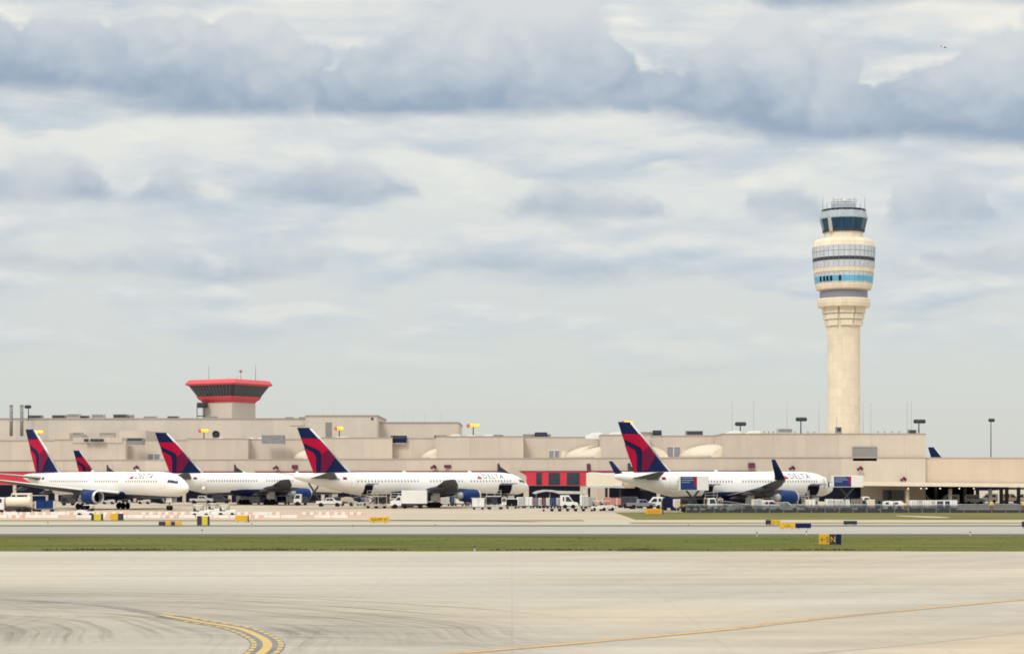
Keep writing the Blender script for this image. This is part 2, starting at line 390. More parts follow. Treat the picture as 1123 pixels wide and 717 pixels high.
mApron = ground_mat('apron_concrete', (.43, .37, .285), streak=.05, blot=.07, warm=(.47, .375, .27))
mTaxi = ground_mat('taxiway_concrete', (.445, .405, .335), streak=.14, blot=.10, warm=(.465, .40, .305),
                   arcs=[(-33, 72, 9, 23, .33, 1.7, 1.0), (-31, 70, 25, 38, .42, 1.6, 6.0), (-14, 60, 16, 26, .30, 1.4, 3.0), (-52, 80, 14, 30, .26, 1.3, 8.0)])
mTaxi2 = ground_mat('far_taxiway_concrete', (.365, .345, .30), streak=.05, blot=.06)
mYell = ground_mat('pale_shoulder_concrete', (.43, .40, .30), streak=.05, blot=.06)
mShould = ground_mat('asphalt_shoulder', (.12, .095, .085), streak=.12, blot=.1)
mDirt = ground_mat('bare_earth', (.25, .17, .10), streak=.15, blot=.14)
mPink = ground_mat('pink_clay_fill', (.50, .375, .29), streak=.12, blot=.12)
mGrass = grass_mat('mown_grass', (.098, .112, .019), (.110, .124, .022), (.165, .135, .042))
mGrass2 = grass_mat('dry_grass', (.135, .135, .035), (.165, .155, .05), (.22, .18, .08))
X0, X1 = -260.0, 260.0
sheet('apron', [(-2500, -60), (2500, -60), (2500, 3000), (-2500, 3000)], 0.0, mApron)
strip('near_taxiway', X0, X1, -55, gy(604), .008, mTaxi)
strip('grass_verge', X0, X1, gy(604.3), gy(587.2), .016, mGrass, .25)
strip('asphalt_shoulder', X0, X1, gy(587.6), gy(585.2), .012, mShould, .1)
strip('far_taxiway', X0, X1, gy(585.2), gy(576.8), .008, mTaxi2)
strip('asphalt_shoulder', X0, X1, gy(577.0), gy(575.6), .012, mShould, .25)
strip('shoulder', X0, X1, gy(575.6), gy(571.2), .008, mYell)
strip('dirt_strip', X0, gx(640, 283), gy(571.4), gy(569.9), .012, mDirt, .6)
strip('dirt_strip', gx(690, 270), X1, gy(574.2), gy(572.6), .012, mDirt, .35)
strip('clay_strip', X0, gx(425, 320), gy(570.0), gy(560.8), .004, mPink, 1.2)
strip('apron_grass', gx(688, 310), X1, gy(569.6), gy(561.8), .012, mGrass2, .6)
# bare patch of earth in the right hand grass
pp = [(gx(988 + 20 + 21 * math.cos(t), gy(566)), gy(566.4) + 7.0 * math.sin(t) * (1 + .2 * math.sin(3 * t)) - 5 * math.cos(t)) for t in [i * PI / 12 for i in range(24)]]
sheet('bare_earth_patch', pp, .020, mPink)

# short grass along the verge: nobody could count it
def tufts(name, x0, x1, y0, y1, n, hmin, hmax, m, z0, clump=None):
    rr = random.Random(name); b = MB()
    for i in range(n):
        x, y = rr.uniform(x0, x1), rr.uniform(y0, y1)
        if clump: cx_, cy_, sx_ = rr.choice(clump); x, y = rr.gauss(cx_, sx_), cy_ + rr.uniform(-.5, .5)
        for k in range(3):
            a = rr.uniform(0, PI); w = rr.uniform(.05, .14); h = rr.uniform(hmin, hmax)
            dx, dy = math.cos(a) * w, math.sin(a) * w; lx, ly = rr.uniform(-.08, .08), rr.uniform(-.08, .08)
            ox, oy = x + rr.uniform(-.2, .2), y + rr.uniform(-.2, .2)
            b.add([(ox - dx, oy - dy, z0), (ox + dx, oy + dy, z0), (ox + lx, oy + ly, z0 + h)], [(0, 1, 2)])
    return tag(b.build(name, m, fix=False), kind='stuff')
tufts('grass_tufts', -62, 62, gy(603.8), gy(588), 700, .02, .05, mGrass, .016)
Yk = gy(603.2)
tufts('weeds', 0, 0, 0, 0, 500, .06, .20, mat('dry_weeds', (.11, .095, .04), .9), .016,
      clump=[(gx(a, Yk), Yk, s_) for a, s_ in ((92, 1.4), (150, 1.6), (305, 2.2), (414, 1.3), (600, 2), (890, 2.2), (700, 1))])

# painted lines
def smooth(pts, n=14):
    out = []; P = [Vector(p) for p in pts]; P = [P[0] * 2 - P[1]] + P + [P[-1] * 2 - P[-2]]
    for i in range(1, len(P) - 2):
        for k in range(n):
            t = k / n; a, b, c, d_ = P[i - 1], P[i], P[i + 1], P[i + 2]
            out.append(.5 * ((2 * b) + (c - a) * t + (2 * a - 5 * b + 4 * c - d_) * t * t + (3 * b - a - 3 * c + d_) * t ** 3))
    out.append(P[-2]); return out
def ribbon(b, line, off, w, z, dash=None, mi=0):
    L = 0.0; n = len(line); nn = []
    for i in range(n):
        t = (line[min(i + 1, n - 1)] - line[max(i - 1, 0)]).normalized(); nn.append(Vector((-t.y, t.x)))
    for i in range(n - 1):
        L += (line[i + 1] - line[i]).length
        if dash and (L % dash[0]) > dash[1]: continue
        q = [line[i] + nn[i] * (off - w / 2), line[i] + nn[i] * (off + w / 2), line[i + 1] + nn[i + 1] * (off + w / 2), line[i + 1] + nn[i + 1] * (off - w / 2)]
        b.add([(p.x, p.y, z) for p in q], [(0, 3, 2, 1)], mi)
def paint_mat(name, c, wear, under):
    m, k, b = new_mat(name, .7); t = k.n('ShaderNodeTexCoord')
    n = k.noise(t.outputs['Object'], 1.1, 6, .7); n2 = k.noise(t.outputs['Object'], .16, 3, .6)
    f = k.m('ADD', k.ss(n, .5, .75), k.m('MULTIPLY', k.ss(n2, .4, .7), .5))
    m.node_tree.links.new(k.mix(k.m('MULTIPLY', f, wear), c, under), b.inputs['Base Color']); return m
mLine = paint_mat('taxi_line_yellow', (.56, .37, .085), .75, (.40, .31, .20))
mLineOld = paint_mat('worn_line_yellow', (.58, .35, .12), 1.0, (.24, .17, .12))
mLineBlk = paint_mat('taxi_line_black_edge', (.125, .12, .125), .7, (.30, .27, .24))
mRub = paint_mat('rubber_streak', (.20, .17, .15), .9, (.36, .32, .28))
curve = smooth([(-34.5, 103.0), (-25.3, 99.2), (-19.5, 94.6), (-14.5, 86.3), (-12.86, 83.4), (-11.0, 80.2), (-9.85, 76.9), (-8.96, 73.3), (-8.6, 69.5), (-8.7, 64), (-9.2, 55), (-10, 30), (-10.5, 5)], 40)
kc = next(i for i, p in enumerate(curve) if p.y < 87.2)
b = MB(); ribbon(b, curve[kc:], 0, 1.24, .016); tag(b.build('taxiway_line_border', mLineBlk, fix=False), kind='structure')
b = MB(); ribbon(b, curve[:kc + 2], 0, .75, .016); tag(b.build('rubber_streak', mRub, fix=False), kind='structure')
b = MB(); ribbon(b, curve[kc - 4:], 0, .34, .022); ribbon(b, curve[kc + 10:], .48, .19, .022, (1.15, .82)); ribbon(b, curve[kc + 30:], -.48, .19, .022, (1.15, .82))
tag(b.build('taxiway_centreline', mLine, fix=False), kind='structure')
c2 = smooth([(-14, 58), (-2.2, 68.4), (7.8, 78.7), (12.3, 84.6), (19.6, 93), (25.3, 99.2), (36, 111), (60, 140)], 30)
b = MB(); ribbon(b, c2, 0, .75, .014); tag(b.build('taxiway_line_border', paint_mat('faded_black_edge', (.24, .19, .16), .9, (.40, .36, .31)), fix=False), kind='structure')
b = MB(); ribbon(b, c2, 0, .42, .020); tag(b.build('taxiway_centreline', mLineOld, fix=False), kind='structure')
c3 = smooth([(6, 65), (14, 72), (22, 80), (34, 90)], 20)
b = MB(); ribbon(b, c3, 0, .3, .014); tag(b.build('rubber_streak', paint_mat('faint_rubber', (.33, .28, .23), 1.0, (.42, .37, .31)), fix=False), kind='structure')
# curved dark joint on the far apron
c4 = smooth([(gx(425, 287), gy(569.9)), (gx(480, 285), gy(570.6)), (gx(540, 280), gy(571.0)), (gx(590, 270), gy(572.2))], 12)
b = MB(); ribbon(b, c4, 0, 2.2, .012); tag(b.build('dirt_strip', mDirt, fix=False), kind='structure')

# ------------------------------------------------------------ concourse building
bld = thing('concourse_building', 'long beige two tier concourse with red window band behind the parked jets', 'terminal building', (0, 480, 0))
BO = Vector((0, 480, 0))
def bb(m_, x0, x1, y0, y1, z0, z1, mi=0): m_.box(x0, x1, y0 - 480, y1 - 480, z0, z1, mi)
ZJ, ZT = 10.4, 15.7
LOW = [(-320, 548), (-150, 530), (75, 512), (480, 472), (660, 456), (793, 445), (1015, 445)]     # photo column, distance of the lower wall
lowp = [(gx(p, y), y) for p, y in LOW]
def lowY(px):
    for (a, ya), (c, yc) in zip(LOW, LOW[1:]):
        if a <= px <= c:
            xa, xc = gx(a, ya), gx(c, yc); k = (px - CX) / F           # meet of the view column with the wall line
            t = (k * ya - xa) / ((xc - xa) - k * (yc - ya)); return ya + t * (yc - ya)
    return LOW[-1][1] if px > 0 else LOW[0][1]
def wall_run(a, c, z0, z1, thick, out, name, m_, parent, gap=0):
    """a length of wall that follows the lower facade from photo column a to c, standing out by `out`"""
    ps = sorted([p for p in [q[0] for q in LOW] if a < p < c] + [a, c]); pl = [(gx(p, lowY(p)), lowY(p)) for p in ps]
    f_ = [(x, y - out - 480) for x, y in pl]; r_ = [(x, y - out + thick - 480) for x, y in pl][::-1]
    return MB().prism(f_ + r_, z0, z1, 'z').build(name, m_, parent)
wall_run(-320, 1015, 0, ZJ, 60, 0, 'lower_wall', 'wall', bld)
wall_run(-320, 1014.6, ZJ, ZJ + .28, 1.2, .12, 'coping', 'coping', bld)
wall_run(-320, 829, 7.50, 7.66, .5, .34, 'coping', 'maroon', bld)
wall_run(-320, 829, 4.35, 7.50, .5, .22, 'red_band', 'red', bld)
for a, c in ((588, 594.2), (601.5, 614), (621.5, 635.5), (540, 552), (690, 704), (716, 728), (450, 462), (420, 432), (300, 312), (250, 262), (60, 72)):
    wall_run(a, c, 4.45, 7.22, .3, .30, 'window', 'glass', bld)
def block(a, c, Y, depth=42, name='upper_wall', zt=ZT, m_='wall', z0=ZJ - .5, cop=True):
    m1 = MB(); bb(m1, gx(a, Y), gx(c, Y), Y, Y + depth, z0, zt); o = m1.build(name, m_, bld)
    if cop:
        m2 = MB(); bb(m2, gx(a, Y) - .1, gx(c, Y) + .1, Y - .12, Y + depth, zt, zt + .22); m2.build('coping', 'coping', o)
    return o
block(793, 1015, 445.4, 34, zt=ZT)
block(700, 802, 464.5, 30, zt=ZT - .05); block(775.5, 800, 464.2, 20, zt=ZT - .02)
block(659.5, 713, 457.3, 40, zt=ZT + .02)
block(570, 668, 479, 30, zt=ZT - .04); block(646, 668, 478.7, 20, zt=ZT - .01)
block(478.5, 574, 474.5, 44, zt=ZT + .03)
block(428, 486, 492, 30, zt=ZT - .03)
block(338, 430, 488.5, 40, zt=ZT)
block(270, 345, 505, 30, zt=ZT - .04)
block(205, 272, 501.5, 40, zt=ZT + .02)
block(136, 210, 517, 30, zt=ZT - .03)
block(60, 138, 513.5, 40, zt=ZT + .01)
block(-30, 66, 523, 30, zt=ZT - .04); block(-330, -28, 540, 40, zt=ZT + .02)
# barrel vault skylights standing in the recesses
def vault(cxp, Y, rx, rz, ybk, skew=4.0):
    x = gx(cxp, Y); n = 18; f_, r_ = [], []
    for i in range(n + 1):
        t = PI * i / n; f_.append((x - rx * math.cos(t), Y - 480, ZJ + .2 + rz * math.sin(t))); r_.append((x - skew - rx * math.cos(t), ybk - 480, ZJ + .2 + rz * math.sin(t)))
    m1 = MB(); m1.rings([f_, r_], 0, True, caps=False); m1.add(f_, [list(range(n + 1))], 1)
    o = m1.build('barrel_skylight', ['vault', 'cream'], bld)
    m2 = MB()
    for k in (1.0,):
        a = [((1 - k) * p[0] + k * q[0], (1 - k) * p[1] + k * q[1], (1 - k) * p[2] + k * q[2]) for p, q in zip(f_, r_)]
        for p, q in zip(a, a[1:]): m2.tube(p, q, .16, n=6)
    m2.build('rib', 'creamdk', o)
vault(822, 446.5, 8.6, 3.15, 464.0, 5.6); vault(692, 458.5, 8.6, 3.15, 478.5, 6.0); vault(511, 475.5, 8.6, 3.15, 491.5, 2.8); vault(370, 489.5, 8.4, 3.15, 504.5, 4.0)
# recess windows and doors
def face(a, c, pt, pb, Y, m_, name='window', parent=bld, bars=0, out=.06, fm='cream'):
    m1 = MB(); bb(m1, gx(a, Y), gx(c, Y), Y - out, Y + .3, gz(pb, Y), gz(pt, Y)); o = m1.build(name, m_, parent)
    m2 = MB(); x0, x1, z0, z1 = gx(a, Y), gx(c, Y), gz(pb, Y), gz(pt, Y)
    for k in range(1, bars + 1):
        x = x0 + (x1 - x0) * k / (bars + 1); bb(m2, x - .09, x + .09, Y - out - .05, Y, z0, z1)
    bb(m2, x0 - .12, x1 + .12, Y - out - .06, Y, z1, z1 + .14)
    m2.build('frame', fm, o); return o
face(732, 745.5, 490, 500.4, 464.5, 'greyblue', bars=1); face(747.5, 751.5, 493, 500.8, 464.5, 'cream', 'door')
face(602.5, 613, 494, 501.6, 479, 'greyblue', bars=1); face(616, 622, 495, 502, 479, 'cream', 'door')
face(162.5, 175, 497.6, 504, 517, 'greyblue', bars=1); face(935.2, 961.5, 490.6, 505.2, 445.2, 'grey', 'louvre', bars=0, out=.2, fm='grey')
# outside stairs climbing the lower wall
for a in (547, 259, 119.5, 690):
    Y = lowY(a + 8) - .2; x = gx(a, Y); m1 = MB()
    m1.prism([(x, 9.6), (x + 1.4, 9.7), (x + 6.8, 6.2), (x + 6.8, 4.9), (x + 5.6, 4.9), (x + .4, 8.6)], Y - 480 - 2.0, Y - 480 + 1.0, 'y')
    o = m1.build('stair_enclosure', 'wall', bld)
    m2 = MB(); m2.prism([(x - .3, 9.3), (x + .3, 9.4), (x + 5.0, 5.4), (x - .3, 5.4)], Y - 480 - 1.5, Y - 480 + 1.0, 'y'); m2.build('opening', 'dkgrey', o)
# flat dark sheets painted for the shade in the recessed ramp level openings
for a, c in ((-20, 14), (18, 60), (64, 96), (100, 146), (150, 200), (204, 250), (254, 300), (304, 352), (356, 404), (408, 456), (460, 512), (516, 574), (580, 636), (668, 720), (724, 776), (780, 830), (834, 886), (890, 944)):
    wall_run(a, c, .05, 4.2, .3, .07, 'opening_shade', 'void', bld)

# ------------------------------------------------------------ right hand annex with its open undercroft
ann = thing('annex_building', 'warm beige annex with long white canopy over a dark open ground floor', 'terminal building', (gx(1015, 446), 446, 0))
ax = gx(1015, 446)
AX1 = gx(1330, 446) - ax
m1 = MB(); m1.box(0.05, AX1, .4, 30, 4.6, 10.35); m1.build('upper_wall', 'wall_warm', ann)
m1 = MB(); m1.box(0, AX1, .3, 30, 10.35, 10.6); m1.build('coping', 'coping', ann)
x_l = gx(946, 430) - ax
m1 = MB(); m1.prism([(x_l, 4.35), (AX1, 3.65), (AX1, 4.25), (x_l, 5.25)], -14, -.02, 'y'); m1.build('canopy', 'cream', ann)
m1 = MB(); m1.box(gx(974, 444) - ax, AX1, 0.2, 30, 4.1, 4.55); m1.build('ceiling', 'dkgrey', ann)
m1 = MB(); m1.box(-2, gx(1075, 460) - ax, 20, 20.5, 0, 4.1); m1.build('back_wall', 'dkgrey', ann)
for px in (995, 1010, 1026, 1042, 1058, 1072, 1086, 1098, 1104, 1117, 1130, 1150):
    for yy in (-11.5, 10):
        Y = 446 + yy; x = gx(px, Y) - ax; m1 = MB()
        if yy < 0 and px not in (995, 1042, 1086, 1130): continue
        m1.box(x - .35, x + .35, yy - .35, yy + .35, 0, 3.62 if yy < 0 else 4.1); m1.build('column', 'tan' if px == 995 else 'grey', ann)
for px in (996, 1010, 1016, 1031, 1052, 1068):
    Y = 437; x = gx(px, Y) - ax; m1 = MB(); m1.lathe([(.09, 3.62), (.17, 3.65), (.17, 3.75), (.05, 3.9)], 10, c=(x, Y - 446, 0)); m1.build('ceiling_lamp', 'lampwhite', ann)
# ground level rooms under the left end of the canopy (part of the concourse)
for a, c, m_ in ((968.3, 978.6, 'glass'), (980.5, 991, 'glass')):
    face(a, c, 536.5, 547.5, 444.8, m_, out=.25)

# ------------------------------------------------------------ buildings further back
def far_block(name, label, a, c, pt, Y, depth=40, m_='wall_back', extra=None):
    t = thing(name, label, 'building', (gx((a + c) / 2, Y), Y, 0)); w = gx(c, Y) - gx(a, Y); zt = gz(pt, Y)
    m1 = MB(); m1.box(-w / 2, w / 2, 0, depth, 0, zt); o = m1.build('wall', m_, t)
    m2 = MB(); m2.box(-w / 2 - .2, w / 2 + .2, -.2, depth, zt, zt + .35); m2.build('parapet', 'coping', t)
    return t, w, zt
t1, w1_, zt1 = far_block('terminal_block', 'pale beige upper block under the red ramp tower, far left roofline', -160, 336, 459.6, 562)
t2, w2_, zt2 = far_block('terminal_block', 'taller beige block with grey louvre door, right of the ramp tower', 335, 413.5, 456.3, 556)
t3, w3_, zt3 = far_block('terminal_block', 'low pale block topped with thin aerials, right end of the back roofline', 413, 503, 463.8, 566)
def on(t, Y, a, c, pt, pb, m_, name, out=.08):
    x, y, _ = t.location; m1 = MB(); m1.box(gx(a, Y) - x, gx(c, Y) - x, -out, .4, gz(pb, Y), gz(pt, Y)); return m1.build(name, m_, t)
on(t2, 556, 357, 364, 463, 481, 'grey', 'louvre'); on(t2, 556, 407, 409.5, 457.8, 460.5, 'dkgrey', 'vent')
on(t1, 562, 318, 336, 466.2, 467.0, 'coping', 'ledge')
for a, c, pt, pb, Y in ((131, 160, 472, 483, 535), (60, 76, 474.5, 484, 540)):
    m1 = MB(); x, y, _ = t1.location; m1.box(gx(a, Y) - x, gx(c, Y) - x, Y - 562, -.3, 12, gz(pt, Y)); m1.build('penthouse', 'wall', t1)
x, y, _ = t1.location
for a, c in ((92, 97), (99, 103), (103.6, 108), (108.6, 113.5)):
    m1 = MB(); m1.box(gx(a, 512) - x, gx(c, 512) - x, 512 - 562, 512.6 - 562, gz(484.2, 512), gz(481, 512)); m1.build('window', 'glass', t1)
m1 = MB(); m1.box(gx(80, 513.3) - x, gx(134, 513.3) - x, 513.3 - 562, 535 - 562, 15.0, gz(479.5, 513)); m1.build('penthouse', 'wall', t1)

# red ramp control tower
YT = 590.0; s_ = YT / F
rt = thing('ramp_tower', 'red ramp control tower flaring outward over a beige stem', 'control tower', (gx(247, YT), YT + 8, 0))
A_ = R(-31)
def ring(hw, hd, z, ch=0.0):
    ps = [(-hw, -hd), (hw, -hd), (hw, hd), (-hw, hd)]
    if ch: ps = [(-hw + ch, -hd), (hw - ch, -hd), (hw, -hd + ch), (hw, hd - ch), (hw - ch, hd), (-hw + ch, hd), (-hw, hd - ch), (-hw, -hd + ch)]
    return [(px * math.cos(A_) - py * math.sin(A_), px * math.sin(A_) + py * math.cos(A_), z) for px, py in ps]
Z = lambda py: CAM_H + (HY - py) * s_
def loft(name, m_, lv, ch=.0, parent=rt): return MB().rings([ring(h, h, z, ch) for h, z in lv], 0, False).build(name, m_, parent)
loft('stem', 'wall_back', [(5.55, 0), (5.55, Z(440.4))])
loft('lower_band', 'redpaint', [(5.75, Z(440.6)), (6.3, Z(437.9)), (6.55, Z(437.8)), (7.1, Z(433.9))], .5)
win = loft('window_band', 'glass', [(6.9, Z(434.0)), (8.65, Z(422.3))], .5)
loft('roof', 'redpaint', [(8.9, Z(422.2)), (9.2, Z(421.6)), (9.45, Z(420.2)), (8.8, Z(416.4)), (8.2, Z(415.6))], .5)
mm = MB()
for sd in range(4):
    for k in range(1, 13):
        u = -1 + 2 * k / 13.0
        pa = [(u * 6.9, -6.95), (u * 8.65, -8.72)]
        q = [(px * math.cos(A_ + sd * PI / 2) - py * math.sin(A_ + sd * PI / 2), px * math.sin(A_ + sd * PI / 2) + py * math.cos(A_ + sd * PI / 2)) for px, py in pa]
        mm.tube((*q[0], Z(434)), (*q[1], Z(422.3)), .07, n=4)
mm.build('mullions', 'grey', win)
mm = MB(); x = gx(219, YT) - gx(247, YT); mm.box(x - 1.2, x + 1.2, -6, -3, Z(446.5), Z(445.6)); mm.box(x - 1.2, x + 1.2, -6, -3, Z(456), Z(455.2))
for dx in (-1.1, 1.1): mm.box(x + dx - .1, x + dx + .1, -6, -5.8, Z(459), Z(441))
mm.box(x - 1.0, x + 1.6, -5.6, -3, Z(446), Z(441)); mm.build('balcony', 'dkgrey', rt)
for px, h, r_ in ((224.5, 4.5, .10), (260, 2.6, .12), (276.5, 4.6, .12), (246, 1.2, .08), (256, 1.4, .08)):
    m1 = MB(); xx = gx(px, YT) - gx(247, YT); m1.tube((xx, 0, Z(416)), (xx, 0, Z(416) + h), r_, r_ * .5, 6)
    if px == 260: m1.lathe([(.05, h - .2), (.45, h), (.45, h + .5), (.05, h + .7)], 10, c=(xx, 0, Z(416)))
    m1.build('aerial', 'grey', rt)

# ------------------------------------------------------------ main control tower
YC = 794.0; q_ = YC / F
ct = thing('control_tower', 'tall cream control tower with round glazed head and blue cab', 'control tower', (gx(925.2, YC), YC, 0))
T = lambda py: CAM_H + (HY - py) * q_
def w(px): return px * q_ / 2
m1 = MB(); m1.lathe([(w(36.5), 0), (w(36.2), T(470)), (w(35.6), T(400)), (w(36.0), T(360)), (w(39), T(348)), (w(42), T(338))], 40, ph=PI / 40); shaft = m1.build('shaft', 'tower', ct)
for k in range(8):                                                   # stepped corbels under the head
    a = k * PI / 4 - PI / 2; m1 = MB()
    for (r0, r1, z0, z1, hw) in ((17.5, 22.5, 337.2, 344.2, 7.8), (17.5, 21.2, 345.0, 350.6, 7.2), (17.0, 19.9, 351.4, 357.6, 6.2)):
        c_, s2 = math.cos(a), math.sin(a); hwm = hw * q_
        pts = [(r * q_ * c_ - o_ * s2, r * q_ * s2 + o_ * c_) for r, o_ in ((r0, -hwm), (r1, -hwm), (r1, hwm), (r0, hwm))]
        m1.prism(pts, T(z1), T(z0), 'z')
    m1.build('corbel', 'cream', ct)
def lat(name, m_, prof, n=64, parent=ct, smooth_=False): return MB().lathe([(w(a), T(p)) for a, p in prof], n, smooth=smooth_, ph=PI / n).build(name, m_, parent)
lat('lower_gallery', 'tower', [(50, 338), (56.5, 337), (58, 333), (58, 329), (56, 328)])
lat('recess', 'greyblue', [(52, 328.2), (52, 319)])
lat('body', 'tower', [(52, 319.2), (60, 318), (61.5, 315), (62, 312), (63, 300.5), (65, 300), (65.4, 295.2), (66.5, 283), (67.6, 272), (67.5, 271.4), (65.5, 267), (62, 264), (57.5, 262.9)])
lat('lower_glazing', 'paleglass', [(61.5, 312), (62.2, 312), (64.4, 300.6), (63.5, 300.6)])
lat('cyan_window_band', 'cyan', [(62.4, 310.4), (62.9, 310.4), (63.9, 304.6), (63.2, 304.6)])
lat('upper_glazing', 'paleglass', [(65, 295), (66.0, 295), (68.2, 271.8), (67, 271.8)])
lat('dark_window_band', 'dkgrey', [(66.4, 287.8), (66.95, 287.8), (67.35, 284.0), (66.9, 284.0)])
m1 = MB()
for k in range(36):
    a = 2 * PI * k / 36 + .03; c_, s2 = math.cos(a), math.sin(a)
    for (ra, pa, rb, pb) in ((66.1, 295, 68.4, 271.8), (62.4, 312, 64.5, 300.6)):
        m1.tube((w(ra) * c_, w(ra) * s2, T(pa)), (w(rb) * c_, w(rb) * s2, T(pb)), .07, n=4)
for r_, p in ((67.7, 277.6),):
    m1.lathe([(w(r_), T(p) - .08), (w(r_ + .6), T(p)), (w(r_), T(p) + .08)], 48)
m1.build('mullions', 'greyblue', ct)
for ps in (897.5, 900.6, 903.6, 907.2, 916.2):                       # dark panes in the lower band
    dx = (ps - 925.2) * q_; r_ = w(64.0); y = -math.sqrt(max(r_ * r_ - dx * dx, .1)); a = math.atan2(y, dx); m1 = MB()
    u = Vector((-math.sin(a), math.cos(a))); n_ = Vector((math.cos(a), math.sin(a)))
    c_ = n_ * (r_ + .02)
    m1.prism([tuple(c_ + u * .42 - n_ * .5), tuple(c_ + u * .42 + n_ * .12), tuple(c_ - u * .42 + n_ * .12), tuple(c_ - u * .42 - n_ * .5)], T(310.2), T(304.8), 'z'); m1.build('dark_pane', 'void', ct)
lat('cab_base', 'cream', [(42, 262.9), (42, 255.4)], 12)
cab = lat('cab_glazing', 'cabglass', [(44.5, 255.4), (51.5, 240.9)], 12, smooth_=False)
lat('cab_sill', 'dkgrey', [(44.4, 255.2), (45.8, 255.2), (46.6, 252.9), (46.0, 252.9)], 12, cab, False)
m1 = MB()
for k in range(12):
    a = 2 * PI * k / 12 + PI / 12; c_, s2 = math.cos(a), math.sin(a)
    big = (k == 7)
    m1.tube((w(45) * c_, w(45) * s2, T(255.4)), (w(51.5) * c_, w(51.5) * s2, T(240.9)), .8 if big else .03, n=6, mi=1 if big else 0)
m1.build('cab_mullions', ['greyblue', 'ltgrey'], cab)
lat('cab_roof', 'mist', [(52.5, 240.9), (52.5, 239.6), (50, 235.2), (48, 232.6), (40, 232)], 12, smooth_=False)
m1 = MB(); m1.box(-w(24), w(24), -w(20), w(20), T(232.2), T(224)); pl = m1.build('roof_plant_room', 'mist', ct)
m1 = MB()
for x_ in (-w(24), -w(8), w(8), w(24)):
    for y_ in (-w(20), w(20)): m1.tube((x_, y_, T(224)), (x_, y_, T(219.5)), .1, n=4)
for z_ in (222.6, 220.2):
    for y_ in (-w(20), w(20)): m1.tube((-w(24), y_, T(z_)), (w(24), y_, T(z_)), .08, n=4)
m1.build('guard_rail', 'grey', pl)
m1 = MB(); m1.lathe([(.3, T(224)), (.3, T(221.5)), (1.1, T(221)), (1.2, T(219.4)), (.2, T(218.2))], 14, c=(.4, 0, 0)); m1.build('radome', 'white', pl)
m1 = MB()
for k in range(24):
    a = 2 * PI * k / 24; m1.tube((w(48) * math.cos(a), w(48) * math.sin(a), T(232.6)), (w(48) * math.cos(a), w(48) * math.sin(a), T(230.6)), .1, n=4)
m1.lathe([(w(48), T(230.6) - .07), (w(48) + .1, T(230.6)), (w(48), T(230.6) + .07)], 24); m1.build('guard_rail', 'grey', ct)
for px, pt in ((902.3, 215.5), (948.5, 216.5), (913.5, 216), (937, 216), (907, 222), (918.5, 218.5), (929, 219), (932.5, 217.5), (943.5, 223)):
    m1 = MB(); x_ = (px - 925.2) * q_; m1.tube((x_, 0, T(232)), (x_, 0, T(pt)), .13, .07, 6); m1.build('aerial', 'grey', ct)
# ------------------------------------------------------------ airliners
# fuselage stations: metres behind the nose, centre height, half height, half width
FUS = [(0, 4.02, .02, .02), (.12, 4.03, .34, .33), (.5, 4.08, .74, .72), (1.2, 4.17, 1.16, 1.12), (2.2, 4.30, 1.60, 1.52), (3.3, 4.45, 1.98, 1.88), (4.6, 4.57, 2.26, 2.16), (6.2, 4.64, 2.43, 2.36),
       (8.5, 4.67, 2.52, 2.50), (12, 4.67, 2.52, 2.515), (36.5, 4.67, 2.52, 2.515), (39, 4.74, 2.44, 2.46), (41.5, 4.90, 2.26, 2.32), (44, 5.12, 2.00, 2.08), (46.5, 5.38, 1.70, 1.78), (49, 5.66, 1.36, 1.42), (51.5, 5.94, .99, 1.02), (53.4, 6.14, .66, .66), (54.6, 6.25, .40, .38), (54.94, 6.28, .18, .16)]
class Fus:
    def __init__(s, k): s.k = k                                 # k lengthens the tube behind the nose
    def S(s, x): return x if x < 8.5 else 8.5 + (x - 8.5) * s.k
    def inv(s, x): return x if x < 8.5 else 8.5 + (x - 8.5) / s.k
    def at(s, x):
        u = s.inv(x)
        for a, b in zip(FUS, FUS[1:]):
            if a[0] <= u <= b[0]:
                t = (u - a[0]) / (b[0] - a[0]); return [a[i] + (b[i] - a[i]) * t for i in (1, 2, 3)]
        return list(FUS[-1][1:])
    def pt(s, x, z, side=-1, off=.015):
        zc, rz, ry = s.at(x); u = max(-.995, min(.995, (z - zc) / rz)); c = math.sqrt(1 - u * u)
        n = Vector((0, side * c / ry, u / rz)).normalized()
        return Vector((-x, side * ry * c, z)) + n * off
    def patch(s, b, x0, x1, z0, z1, nx=2, nz=3, off=.015, mi=0, side=-1, skew=0.0):
        vs = [s.pt(x0 + (x1 - x0) * i / nx + skew * (j / nz), z0 + (z1 - z0) * j / nz, side, off) for i in range(nx + 1) for j in range(nz + 1)]
        b.add(vs, [(i * (nz + 1) + j, (i + 1) * (nz + 1) + j, (i + 1) * (nz + 1) + j + 1, i * (nz + 1) + j + 1) for i in range(nx) for j in range(nz)], mi)
